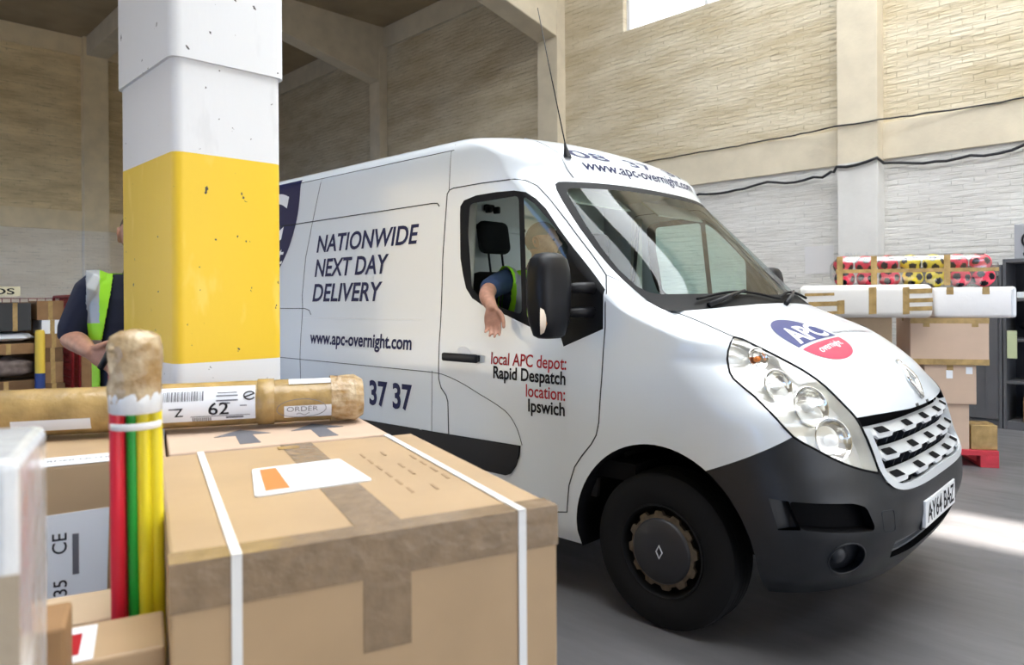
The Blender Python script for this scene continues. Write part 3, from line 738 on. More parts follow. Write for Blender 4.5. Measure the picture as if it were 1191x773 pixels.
for ri, (zt, hw) in enumerate(GROWS):
    n = 72; b = bmesh.new(); rows = []; npt = 5; pitch = 2 * hw / npt
    for i in range(n + 1):
        y = -hw + 2 * hw * i / n; ph = ((y + hw) / pitch) % 1.0
        drop = .012 if .24 < ph < .76 else 0.0          # the lower lip dips around each port
        prof = [(zt - .006, -.034), (zt - .012, -.030), (zt - .042, .000), (zt - .048 - drop, .002), (zt - .052 - drop, -.008), (zt - .026, -.032)]
        rows.append([b.verts.new(on_front(y, max(.665, z), o) if z > .67 else on_front(y, .668, o)) for z, o in prof])
    for a, c in zip(rows, rows[1:]):
        for j in range(6): b.faces.new((a[j], c[j], c[(j + 1) % 6], a[(j + 1) % 6]))
    bmesh.ops.recalc_face_normals(b, faces=b.faces)
    bl = obj('grille_blade', b, M['silver'], gril, smooth=True, auto=35)
    for k in range(npt):
        yc = -hw + (k + .5) * pitch
        bp_ = bmesh.new(); ring = []
        for (yy, zz) in rnd([(yc - .045, zt - .042), (yc + .045, zt - .042), (yc + .040, zt - .017), (yc - .040, zt - .017)], .007, 2):
            t = (zz - (zt - .012)) / (-.030); ring.append(bp_.verts.new(on_front(yy, zz, -.030 + .030 * t + .003)))
        bp_.faces.new(ring); bmesh.ops.recalc_face_normals(bp_, faces=bp_.faces)
        obj('grille_port', bp_, M['dark'], bl)
    for k in range(3 * npt + 1):
        yc = min(hw - .004, max(-hw + .004, -hw + k * pitch / 3 + pitch / 6 * 0)); fb = bmesh.new()
        for yy in (yc - .003, yc + .003): pass
        zb = max(.672, zt - .088)
        q = [on_front(yc, zt - .056, -.006), on_front(yc, zt - .056, -.075), on_front(yc, zb, -.075), on_front(yc, zb, -.03)]
        va = [fb.verts.new(p + Vector((0, -.0035, 0))) for p in q]; vb_ = [fb.verts.new(p + Vector((0, .0035, 0))) for p in q]
        fb.faces.new(va); fb.faces.new(vb_[::-1])
        for j in range(4): fb.faces.new((va[j], vb_[j], vb_[(j + 1) % 4], va[(j + 1) % 4]))
        bmesh.ops.recalc_face_normals(fb, faces=fb.faces); obj('grille_fin', fb, M['hub'], gril)
# badge: diamond ring on the nose
b = bmesh.new(); D = [(0, 1.142), (.052, 1.066), (0, .990), (-.052, 1.066)]; D2 = []
for i in range(4):
    for t in range(6): D2.append(tuple(D[i][k] + (D[(i + 1) % 4][k] - D[i][k]) * t / 6 for k in (0, 1)))
tube(b, [on_front(y, z, .008) for y, z in D2], .0115, 8, closed=True)
obj('bonnet_badge', b, M['chrome'], van, smooth=True)
# number plate
pl_ = obj('number_plate', boxm((.048, -.302, .470), (.064, .222, .584), .003), M['white_v'], van)
b = mapv(text_fit('AY64 BAZ', -.275, .195, .488, .079, bold=.012), lambda u, v: Vector((.0652, u, v))); obj('plate_lettering', b, M['ink'], pl_)
b = bmesh.new(); bx(b, (.040, -.315, .462), (.0495, .235, .592), .003); obj('plate_backing', b, M['black'], pl_)
for y in (-.21, .13):
    b = bmesh.new(); lathe(b, [(0, .003), (.006, .002), (.007, 0)], 12, Matrix.Translation((.064, y, .527)) @ Matrix.Rotation(rad(90), 4, 'Y')); obj('plate_screw', b, M['ink'], pl_, smooth=True)
# headlights
for s in (1, -1):
    hl = panel('headlight', piece(['hl'], (s,)), M['lens'])
    hb = recess(piece(['hl'], (s,)), (-.052, .0, -.018)); obj('headlight_housing', hb, M['reflector'], hl)
    b = bmesh.new(); tube(b, [on_corner(u, z, .0005, -s) for u, z in smooth_poly(HL, 2)], .0045, 6, closed=True); obj('headlight_gasket', b, M['rubber'], hl, smooth=True)
    for nm, u, z, r, dp in (('indicator_bowl', -.880, 1.205, .044, .02), ('lamp_bowl', -.832, 1.105, .062, .03), ('lamp_bowl', -.720, 1.025, .078, .04), ('lamp_bowl', -.655, .895, .082, .04)):
        c0 = on_corner(u, z, -.016, -s); R = Matrix.Translation(c0) @ Matrix.Rotation(rad(-28) * s, 4, 'Z') @ Matrix.Rotation(rad(72), 4, 'Y')
        b = bmesh.new(); lathe(b, [(r + .006, .0), (r + .004, .004), (r, .002), (r * .93, -.010), (r * .75, -dp * .8), (r * .4, -dp * 1.2), (0, -dp * 1.3)], 36, R)
        bo = obj(nm, b, M['chrome'], hl, smooth=True)
        b = bmesh.new(); lathe(b, [(0, .006), (r * .22, .004), (r * .30, -.008), (r * .26, -dp)], 20, R)
        obj('bulb', b, M['amber'] if nm == 'indicator_bowl' else M['bulb'], bo, smooth=True)
# wheel arch liners, underbody
for cx, rx, rz in ((-.812, .448, .472), (-4.52, .43, .43)):
    for s in (-1, 1):
        b = bmesh.new(); n = 24; A = []; B = []; yo = .985
        for i in range(n + 1):
            t = PI * i / n; x, z = cx + rx * math.cos(t), .345 + rz * math.sin(t)
            yo_ = abs(on_side(x, max(z, .3), 0, -1).y) if cx < -2 or x < -.5 else abs(on_side(x, max(z, .3), 0, -1).y)
            A.append(b.verts.new((x, s * (yo_ - .001), z))); B.append(b.verts.new((x, s * .55, z)))
        zb = [b.verts.new((cx + rx, s * .88, .29)), b.verts.new((cx + rx, s * .55, .29))]; zc = [b.verts.new((cx - rx, s * .96, .26)), b.verts.new((cx - rx, s * .55, .26))]
        strip(b, A, B); b.faces.new([A[0], B[0], zb[1], zb[0]]); b.faces.new([A[-1], B[-1], zc[1], zc[0]])
        b.faces.new(B + [zc[1], zb[1]])
        obj('wheel_arch_liner', b, M['dark'], van)
obj('underbody', boxm((-5.4, -.55, .27), (-.30, .55, .33)), M['dark'], van)
ub = van.children[-1]
# wheels
def wheel(x, s):
    Mx = Matrix.Translation((x, s * .885, .345)) @ Matrix.Rotation(rad(90) * (1 if s < 0 else -1), 4, 'X')
    w_ = obj('wheel', boxm((0, 0, 0), (.001, .001, .001)), M['tyre'], van); bpy.data.meshes.remove(w_.data)
    b = bmesh.new()
    lathe(b, [(.20, -.10), (.26, -.108), (.315, -.105), (.338, -.085), (.345, -.05), (.345, .05), (.338, .085), (.315, .103), (.262, .108), (.215, .104), (.20, .095), (.195, .02)], 64, Mx)
    for a in (-.05, -.017, .017, .05):
        lathe(b, [(.3445, a - .004), (.3465, a - .004), (.3465, a - .012), (.3445, a - .012)], 64, Mx)
    w_ = obj('wheel', b, M['tyre'], van, smooth=True, auto=40)
    b = bmesh.new(); lathe(b, [(.208, .09), (.206, .104), (.198, .104), (.192, .07), (.18, .045), (.165, .055), (.15, .072), (.12, .078), (0, .078)], 48, Mx); obj('wheel_rim', b, M['tyre'], w_, smooth=True, auto=40)
    b = bmesh.new(); n = 96; prev = None; ro = []; ri_ = []; rb = []
    for i in range(n):
        t = 2 * PI * i / n; r = .172 if (i % 8) < 4 else .156
        ro.append(b.verts.new(Mx @ Vector((r * math.cos(t), r * math.sin(t), .088)))); rb.append(b.verts.new(Mx @ Vector((r * math.cos(t), r * math.sin(t), .070))))
        ri_.append(b.verts.new(Mx @ Vector((.138 * math.cos(t), .138 * math.sin(t), .092))))
    for i in range(n):
        k = (i + 1) % n; b.faces.new((ro[i], ro[k], ri_[k], ri_[i])); b.faces.new((rb[i], rb[k], ro[k], ro[i]))
    bmesh.ops.recalc_face_normals(b, faces=b.faces); obj('wheel_trim_ring', b, M['wheel'], w_)
    b = bmesh.new(); lathe(b, [(.143, .088), (.141, .100), (.132, .106), (.07, .110), (.03, .111), (0, .111)], 48, Mx); hc = obj('hub_cap', b, M['hub'], w_, smooth=True, auto=50)
    b = bmesh.new(); D = [(0, .028), (.015, 0), (0, -.028), (-.015, 0)]
    tube(b, [Mx @ Vector((u, v, .112)) for u, v in D], .0035, 6, closed=True); obj('hub_badge', b, M['grey_v'], w_)
for x in (-.812, -4.52):
    for s in (-1, 1): wheel(x, s)
# panel gaps and pressed lines
def gap(pl, frm='side', r=.0022, closed=False, name='panel_gap', s=-1, m='gap', off=0):
    b = bmesh.new(); P = []
    for a, c in zip(pl, pl[1:] + (pl[:1] if closed else [])):
        L = math.hypot(c[0] - a[0], c[1] - a[1]); k = max(1, int(L / .04))
        for i in range(k): P.append((a[0] + (c[0] - a[0]) * i / k, a[1] + (c[1] - a[1]) * i / k))
    if not closed: P.append(pl[-1])
    fn = {'side': lambda p: on_side(p[0], p[1], off, s), 'corner': lambda p: on_corner(p[0], p[1], off, s), 'front': lambda p: on_front(p[0], p[1], off), 'top': lambda p: on_top(p[0], p[1], off)}[frm]
    tube(b, [fn(p) for p in P], r, 6, closed=closed); return obj(name, b, M[m], van, smooth=True)
gap(DOOR[:21] + DOOR[22:], closed=True, r=.0032); gap(DOOR[:21] + DOOR[22:], closed=True, s=1)
gap(BUMPL[1:], 'corner', r=.002)
gap(smooth_poly([(-.83, -.855), (-.80, -.833), (-.711, -.825), (-.62, -.826), (-.545, -.824), (-.469, -.791)], 4, False), 'top', r=.003)
gap([(-1.134, 1.566), (-1.06, 1.53), (-.95, 1.447), (-.84, 1.392)], 'side', r=.0015)
gap(smooth_poly([(-2.306, 1.037), (-2.201, 1.032), (-2.051, .998), (-1.895, .945), (-1.774, .903), (-1.687, .862), (-1.626, .795), (-1.59, .712)], 4, False), r=.0022, name='pressed_line')
gap([(-5.4, 1.038), (-2.306, 1.038)], r=.0025, name='pressed_line')
gap([(-3.552, 2.312), (-3.644, 2.03), (-3.72, 1.76), (-3.746, 1.49), (-3.73, 1.40), (-3.72, 1.03), (-3.70, .70)], r=.0024)
gap([(-2.19, 2.345), (-2.2, 2.3), (-2.207, 2.07)], r=.002, name='body_seam'); gap([(-2.285, 1.046), (-2.292, .70)], r=.002, name='body_seam')
gap([(-5.3, 2.01), (-2.343, 2.018), (-2.305, 2.014), (-2.287, 1.995)], r=.0034, name='pressed_line')
gap([(-5.3, 2.314), (-2.178, 2.308)], r=.0024, name='roof_gutter')
gap([(-5.3, 1.40), (-3.70, 1.398), (-3.64, 1.385), (-3.615, 1.355)], r=.0026, name='pressed_line')
gap([(-3.722, 1.334), (-2.408, 1.335)], r=.0012, name='pressed_line', m='white_v')  # white line stands in for light caught along a crease
# brow channel beside the roof front
for sgn in (-1, 1):
    gap([(sgn * .69, 2.10), (sgn * .70, 2.2), (sgn * .68, 2.30), (sgn * .63, 2.38)], 'front', r=.005, name='roof_channel', m='grey_v')
# lettering on the side
def side_text(s, x0, x1, base, cap, m='navy', shear=0, bold=.012, sp=1):
    b = mapv(text_fit(s, x0, x1, base, cap, shear, bold, sp, .12), lambda u, v: on_side(u, v, .002)); obj('lettering', b, M[m], van)
side_text('NATIONWIDE', -3.578, -2.462, 1.792, .112, shear=.18, bold=.020)
side_text('NEXT DAY', -3.590, -2.745, 1.622, .116, shear=.18, bold=.020)
side_text('DELIVERY', -3.606, -2.800, 1.450, .116, shear=.18, bold=.020)
side_text('www.apc-overnight.com', -3.600, -2.480, 1.158, .082, bold=.026)
side_text('37 37', -2.890, -2.466, .802, .142, bold=.030)
side_text('local APC depot:', -1.812, -1.303, 1.112, .061, 'red_v', bold=.012)
side_text('Rapid Despatch', -1.793, -1.305, 1.040, .061, 'ink', bold=.024)
side_text('location:', -1.561, -1.307, .963, .061, 'red_v', bold=.012)
side_text('Ipswich', -1.546, -1.309, .890, .061, 'ink', bold=.024)
# navy roundel with white letters further back on the side
def clip_disc(cx, cz, r, zmax):
    bm = disc2d(r, r, 72, cx, cz)
    bmesh.ops.bisect_plane(bm, geom=bm.verts[:] + bm.edges[:] + bm.faces[:], plane_co=(0, zmax, 0), plane_no=(0, 1, 0), clear_outer=True)
    bmesh.ops.bisect_plane(bm, geom=bm.verts[:] + bm.edges[:] + bm.faces[:], plane_co=(0, 1.58, 0), plane_no=(0, -1, 0), clear_outer=True)
    gridcut(bm, .03); return bm
obj('side_roundel', mapv(clip_disc(-4.63, 2.28, .80, 2.335), lambda u, v: on_side(u, v, .0016)), M['navy'], van)
side_text('APC', -5.25, -3.985, 1.90, .34, 'white_v', shear=.25, bold=.03)
side_text('overnight', -5.10, -4.03, 1.73, .13, 'white_v', shear=.25, bold=.01)
# roundel on the bonnet: blue upper part, red lower part, white letters
def hood_pt(u, v, off=.0018):      # u across (+y), v down the slope of the bonnet
    x = -.388 + v * .86; return on_top(x, -.362 + u, off)
def half_disc(r1, r2, cutv, keep_up):
    bm = disc2d(r1, r2, 64)
    bmesh.ops.bisect_plane(bm, geom=bm.verts[:] + bm.edges[:] + bm.faces[:], plane_co=(0, cutv, 0), plane_no=(0, 1 if keep_up else -1, 0), clear_outer=True)
    gridcut(bm, .02); return bm
ro_ = obj('bonnet_roundel', mapv(half_disc(.228, .192, .035, True), hood_pt), M['roundel_blue'], van)
obj('roundel_lower_part', mapv(half_disc(.228, .192, .052, False), hood_pt), M['roundel_red'], ro_)
b = text_fit('APC', -.185, .215, -.02, .125, shear=.25, bold=.03, cut=.02); obj('roundel_lettering', mapv(b, lambda u, v: hood_pt(u, -v, .0032)), M['white_v'], ro_)
b = text_fit('overnight', -.13, .13, -.115, .04, shear=.25, bold=.01, cut=.02); obj('roundel_lettering', mapv(b, lambda u, v: hood_pt(u, -v, .0032)), M['white_v'], ro_)
b = text_fit('www.apc-overnight.com', -.10, .50, 0, .036, cut=.02); obj('bonnet_lettering', mapv(b, lambda u, v: on_top(-.375 - v * .8, u, .002)), M['dim_v'], van)
b = text_fit('www.apc-overnight.com', -.590, .590, 2.158, .058, bold=.012, cut=.03); obj('brow_lettering', mapv(b, lambda u, v: on_front(u, v, .002)), M['navy'], van)
for tx, u0, u1 in (('08', -.615, -.32), ('37', -.14, .14), ('37', .30, .58)): b = text_fit(tx, u0, u1, 2.232, .05, bold=.012, cut=.03); obj('brow_lettering', mapv(b, lambda u, v: on_front(u, v, .002)), M['navy'], van)
# door handle
hd = obj('door_handle', boxm((-2.172, -1.058, 1.112), (-1.892, -1.034, 1.158), .011, seg=3), M['black'], doorN, smooth=True, auto=40)
b = bmesh.new(); lathe(b, [(.058, .0035), (.052, .004), (.0, .0045)], 32, Matrix.Translation((-2.03, -1.0165, 1.140)) @ Matrix.Rotation(rad(90), 4, 'X')); obj('handle_dish', b, M['white_v'], hd, smooth=True)
for x in (-2.15, -1.915):
    obj('handle_post', boxm((x - .018, -1.04, 1.118), (x + .018, -1.012, 1.152), .005), M['black'], hd)
# wing mirrors
def mirror(s, door):
    sec = [(-.195, .050, .040), (-.182, .078, .056), (-.12, .100, .070), (-.03, .112, .076), (.06, .114, .076), (.12, .108, .072), (.165, .096, .062), (.188, .070, .046), (.196, .036, .024)]
    b = bmesh.new(); rings = []
    for z, hy, hx in sec:
        ring = []
        for i in range(28):
            t = 2 * PI * i / 28; cx, cy = math.copysign(abs(math.cos(t)) ** .7, math.cos(t)), math.copysign(abs(math.sin(t)) ** .7, math.sin(t))
            ring.append(b.verts.new((-1.255 + hx * cx, s * (1.205 + hy * cy), 1.468 + z)))
        rings.append(ring)
    for a, c in zip(rings, rings[1:]):
        for i in range(28): b.faces.new((a[i], a[(i + 1) % 28], c[(i + 1) % 28], c[i]))
    b.faces.new(rings[0]); b.faces.new(rings[-1]); bmesh.ops.recalc_face_normals(b, faces=b.faces)
    m = obj('wing_mirror', b, M['black'], van, smooth=True, auto=50)
    for z in (1.50, 1.385):
        b = bmesh.new(); tube(b, [(-1.235, s * 1.12, z), (-1.20, s * 1.05, z + .005), (-1.17, s * .985, z + .002)], [.024, .026, .03], 10); obj('mirror_arm', b, M['black'], m, smooth=True)
    b = bmesh.new(); lathe(b, [(0, .012), (.5, .009), (.85, .004), (1.0, -.006)], 24, Matrix.Translation((-1.222, s * 1.288, 1.358)) @ Matrix.Rotation(rad(38) * -s, 4, 'Z') @ Matrix.Rotation(rad(90), 4, 'Y') @ Matrix.Rotation(rad(-14), 4, 'Z') @ Matrix.Diagonal((.066, .050, 1.6, 1)))
    ind = obj('mirror_indicator', b, mat('indicator_lens', (.75, .62, .50), .2), m, smooth=True)
    b = bmesh.new(); lathe(b, [(0, .016), (.6, .012), (1.0, .004)], 16, Matrix.Translation((-1.218, s * 1.293, 1.345)) @ Matrix.Rotation(rad(38) * -s, 4, 'Z') @ Matrix.Rotation(rad(90), 4, 'Y') @ Matrix.Diagonal((.024, .016, 1.3, 1))); obj('indicator_bulb', b, mat('indicator_amber', (.40, .17, .05), .3), ind, smooth=True)
    b = bmesh.new(); bx(b, (-1.331, s * 1.205 - .05, 1.35), (-1.327, s * 1.205 + .05, 1.60), .001); obj('mirror_glass', b, M['chrome'], m)
mirror(-1, doorN); mirror(1, doorF)
# wipers, aerial
for y0, y1 in ((-.66, .06), (.02, .66)):
    b = bmesh.new(); n = 16
    P = [on_front(y0 + (y1 - y0) * i / n, 1.435 + .035 * math.sin(PI * min(1, i / n * 1.1)), .018) for i in range(n + 1)]
    tube(b, P, .007, 6); wp = obj('wiper_blade', b, M['rubber'], van, smooth=True)
    b = bmesh.new(); tube(b, [on_front(y0 + (y1 - y0) * .05, 1.412, .01), on_front(y0 + (y1 - y0) * .3, 1.442, .03), on_front(y0 + (y1 - y0) * .52, 1.470, .028)], [.014, .010, .007], 8); obj('wiper_arm', b, M['black'], wp, smooth=True)
ab = on_front(-.66, 2.222, 0)
b = bmesh.new(); lathe(b, [(.024, -.006), (.020, .012), (.009, .055), (.0045, .085)], 16, Matrix.Translation(ab) @ Matrix.Rotation(rad(-12), 4, 'Y')); an = obj('roof_aerial', b, M['black'], van, smooth=True)
b = bmesh.new(); tube(b, [ab + Vector((-.016, 0, .08)), ab + Vector((-.10, -.01, .45)), ab + Vector((-.19, -.02, .86))], [.0036, .003, .0022], 6); obj('aerial_whip', b, M['black'], an, smooth=True)
# cab interior
I = van
obj('cab_floor', boxm((-2.45, -.97, .62), (-.95, .97, .70)), M['dark'], I)
bk = obj('bulkhead', boxm((-2.52, -.93, .6), (-2.48, .93, 2.30), .004), M['inner'], I)
for z in (1.90, 1.50): obj('bulkhead_rail', boxm((-2.475, -.9, z), (-2.455, .9, z + .05), .008), M['inner'], bk)
for y in (-.62, -.50, -.05, .4):
    b = bmesh.new(); lathe(b, [(0, .012), (.012, .010), (.016, 0)], 12, Matrix.Translation((-2.455, y, 1.925)) @ Matrix.Rotation(rad(90), 4, 'Y')); obj('rail_bolt', b, M['hub'], bk, smooth=True)
b = bmesh.new(); bx(b, (-2.475, -.42, 2.03), (-2.44, -.34, 2.075), .01); bx(b, (-2.45, -.43, 2.015), (-2.40, -.405, 2.06), .008); bx(b, (-2.45, -.355, 2.015), (-2.40, -.33, 2.06), .008); obj('coat_hook', b, M['black'], bk, smooth=True, auto=40)
b = bmesh.new(); bx(b, (-2.472, -.72, 1.15), (-2.462, -.69, 1.80), .004); obj('bulkhead_slot', b, M['hub'], bk)
b = bmesh.new(); n = 20; A = []; B = []
prof = [(-.80, 1.395), (-.90, 1.40), (-1.05, 1.385), (-1.16, 1.345), (-1.20, 1.25), (-1.17, 1.05), (-1.08, .70)]
for x, z in prof: A.append(b.verts.new((x, -.86, z))); B.append(b.verts.new((x, .86, z)))
strip(b, A, B); bmesh.ops.recalc_face_normals(b, faces=b.faces); da = obj('dashboard', b, M['dash'], I, smooth=True, auto=40)
b = bmesh.new(); prism(b, [(-.98, 1.38), (-1.14, 1.35), (-1.17, 1.44), (-1.05, 1.46)], lambda u, v, d: (u, d, v), -.62, -.22); bmesh.ops.bevel(b, geom=b.edges[:], offset=.012, segments=2, affect='EDGES'); obj('instrument_binnacle', b, M['dash'], da, smooth=True, auto=40)
b = bmesh.new(); tube(b, [Matrix.Translation((-1.38, -.42, 1.33)) @ Matrix.Rotation(rad(38), 4, 'Y') @ Vector((.20 * math.cos(2 * PI * i / 32), .20 * math.sin(2 * PI * i / 32), 0)) for i in range(32)], .015, 8, closed=True)
for a in (0, 120, 240): tube(b, [Matrix.Translation((-1.38, -.42, 1.33)) @ Matrix.Rotation(rad(38), 4, 'Y') @ Vector(p) for p in ((.19 * math.cos(rad(a + 90)), .19 * math.sin(rad(a + 90)), 0), (0, 0, -.03))], .016, 6)
tube(b, [(-1.365, -.42, 1.31), (-1.15, -.42, 1.12)], .04, 10); obj('steering_wheel', b, M['black'], I, smooth=True)
def seat(x, y0, y1, name='driver_seat', hr=True):
    s_ = obj(name, boxm((x, y0, .92), (x + .50, y1, 1.06), .04, seg=3), M['seat'], I, smooth=True, auto=50)
    b = boxm((0, y0 + .02, 0), (.12, y1 - .02, .60), .05, Matrix.Translation((x - .07, 0, 1.02)) @ Matrix.Rotation(rad(-9), 4, 'Y'), seg=3); obj('seat_back', b, M['seat'], s_, smooth=True, auto=50)
    obj('seat_base', boxm((x + .04, y0 + .05, .70), (x + .44, y1 - .05, .93)), M['dark'], s_)
    if hr:
        yc = (y0 + y1) / 2
        b = bmesh.new(); bx(b, (-.045, yc - .125, -.105), (.045, yc + .125, .105), .045, seg=4); bmesh.ops.transform(b, matrix=Matrix.Translation((x - .16, 0, 1.845)) @ Matrix.Rotation(rad(-9), 4, 'Y'), verts=b.verts); h = obj('headrest', b, M['seat'], s_, smooth=True)
        for dy in (-.06, .06):
            b = bmesh.new(); tube(b, [(x - .125, yc + dy, 1.60), (x - .155, yc + dy, 1.80)], .007, 8); obj('headrest_post', b, M['hub'], s_, smooth=True)
seat(-2.18, -.72, -.20); seat(-2.18, .05, .88, 'passenger_bench', False)
for y in (.25, .66):
    b = bmesh.new(); bx(b, (-2.385, y - .11, 1.74), (-2.30, y + .11, 1.94), .04, seg=3); obj('passenger_headrest', b, M['seat'], I, smooth=True)
    b = bmesh.new(); tube(b, [(-2.30, y, 1.58), (-2.34, y, 1.78)], .012, 6); obj('headrest_post', b, M['hub'], van.children[-1], smooth=True)
b = bmesh.new(); bx(b, (0, -.70, 0), (.16, -.18, .012), .005); bmesh.ops.transform(b, matrix=Matrix.Translation((-1.62, 0, 2.055)) @ Matrix.Rotation(rad(38), 4, 'Y'), verts=b.verts); obj('sun_visor', b, M['liner'], I)
b = bmesh.new(); bx(b, (0, .12, 0), (.16, .68, .012), .005); bmesh.ops.transform(b, matrix=Matrix.Translation((-1.62, 0, 2.055)) @ Matrix.Rotation(rad(38), 4, 'Y'), verts=b.verts); obj('sun_visor', b, M['liner'], I)
obj('headliner', boxm((-2.46, -.80, 2.16), (-1.66, .80, 2.18)), M['liner'], I)
for s in (-1, 1):
    b = bmesh.new(); tube(b, [(-2.16, s * .90, 1.15), (-2.15, s * .88, 1.60), (-2.13, s * .86, 2.05)], [.05, .045, .04], 8); obj('door_pillar_trim', b, M['liner'], I, smooth=True)
    b = bmesh.new(); prism(b, [(-2.2, .5), (-1.2, .5), (-1.15, 1.18), (-1.56, 1.29), (-1.9, 1.39), (-2.2, 1.43)], lambda u, v, d: (u, d, v), s * .90, s * .925); obj('door_inner_panel', b, M['dash'], doorN if s < 0 else doorF)
b = bmesh.new(); tube(b, [(-2.10, .83, 2.0), (-2.12, .80, 1.6), (-2.17, .62, 1.1)], .014, 6); obj('seat_belt', b, M['rubber'], I)

# ------------------------------------------------------------------ people
def cat(pl, k=6):
    pl = [tuple(p) for p in pl]; return smooth_poly(pl, k, False)
def limb(bm, pts, radii, n=14, k=5):
    """tapering limb through joints; each end rounded"""
    q = cat([(*p, r) for p, r in zip(pts, radii)], k)
    a, b = Vector(q[0][:3]), Vector(q[1][:3]); d = (a - b).normalized(); r0 = q[0][3]
    c, e_ = Vector(q[-1][:3]), Vector(q[-2][:3]); d2 = (c - e_).normalized(); r1 = q[-1][3]
    P = [a + d * r0 * .95, a + d * r0 * .7] + [Vector(t[:3]) for t in q] + [c + d2 * r1 * .7, c + d2 * r1 * .95]
    R = [r0 * .25, r0 * .7] + [t[3] for t in q] + [r1 * .7, r1 * .25]
    tube(bm, P, R, n)
def loft(bm, secs, n=28):
    """secs: (centre, side axis, front axis, half width, half depth)"""
    rings = []
    for c, sd, fd, hw, hd in secs:
        c, sd, fd = Vector(c), Vector(sd), Vector(fd)
        rings.append([bm.verts.new(c + sd * (hw * math.copysign(abs(math.cos(t)) ** .85, math.cos(t))) + fd * (hd * math.copysign(abs(math.sin(t)) ** .85, math.sin(t)))) for t in [2 * PI * i / n for i in range(n)]])
    for a, b in zip(rings, rings[1:]):
        for i in range(n): bm.faces.new((a[i], a[(i + 1) % n], b[(i + 1) % n], b[i]))
    bm.faces.new(rings[0][::-1]); bm.faces.new(rings[-1]); bmesh.ops.recalc_face_normals(bm, faces=bm.faces)
def ellip(bm, c, R, rx, ry, rz, nu=20, nv_=14, fn=None):
    rings = []
    vs = []
    for j in range(nv_ + 1):
        th = PI * j / nv_; row = []
        for i in range(nu):
            ph = 2 * PI * i / nu; p = Vector((math.sin(th) * math.cos(ph), math.sin(th) * math.sin(ph), math.cos(th)))
            q = fn(p) if fn else Vector((p.x * rx, p.y * ry, p.z * rz))
            row.append(bm.verts.new(Vector(c) + R @ q))
        rings.append(row)
    for a, b in zip(rings, rings[1:]):
        for i in range(nu):
            try: bm.faces.new((a[i], b[i], b[(i + 1) % nu], a[(i + 1) % nu]))
            except ValueError: pass
def head_fn(p):
    """head in its own frame: x forward, y left, z up, about 0.235 tall"""
    x, y, z = p; sx = .098 if x > 0 else .100
    q = Vector((x * sx, y * .078, z * .118))
    if z < 0:                                  # jaw and chin
        t = min(1, -z); q.y *= 1 - .28 * t * t; q.x *= (1 - .02 * t) if x > 0 else (1 - .42 * t)
        if x > .2: q.x += .012 * t
    g = lambda cy, cz, wy, wz: math.exp(-((y - cy) / wy) ** 2 - ((z - cz) / wz) ** 2) if x > 0 else 0
    q.x += .026 * g(0, -.18, .13, .14) + .014 * g(0, -.02, .10, .20)          # nose
    q.x += .007 * g(.30, .22, .30, .09) + .007 * g(-.30, .22, .30, .09)        # brow
    q.x -= .012 * g(.36, .05, .20, .11) + .012 * g(-.36, .05, .20, .11)        # eye sockets
    q.x += .006 * g(0, -.50, .26, .06) + .006 * g(0, -.62, .24, .05) - .004 * g(0, -.56, .28, .03)   # lips
    q.x += .010 * g(0, -.88, .30, .14)                                          # chin
    return q
def head(bm, c, R):
    ellip(bm, c, R, 1, 1, 1, 56, 44, head_fn)
    for s in (-1, 1):                          # ears
        Re = R @ Matrix.Rotation(rad(-14), 3, 'Y') @ Matrix.Rotation(rad(24) * s, 3, 'Z')
        e0 = Vector(c) + R @ Vector((-.008, s * .078, -.004))
        tube(bm, [e0 + Re @ Vector((.019 * math.cos(t) - .004, s * .006, .031 * math.sin(t))) for t in [2 * PI * i / 18 for i in range(18)]], .0065, 8, closed=True)
        ellip(bm, e0, Re, .016, .008, .027, 14, 10)
def eyes(par, c, R):
    for s in (-1, 1):
        b = bmesh.new(); ellip(b, Vector(c) + R @ Vector((.083, s * .030, .006)), R, .011, .012, .011, 16, 12); e_ = obj('eye', b, M['white_v'], par, smooth=True)
        b = bmesh.new(); ellip(b, Vector(c) + R @ Vector((.0915, s * .030, .006)), R, .003, .0052, .0052, 12, 8); obj('iris', b, M['ink'], e_, smooth=True)
        b = bmesh.new(); tube(b, [Vector(c) + R @ Vector(p) for p in ((.097, s * .012, .026), (.096, s * .032, .032), (.086, s * .050, .027))], [.003, .0042, .002], 6); obj('eyebrow', b, M['hair'], par, smooth=True)
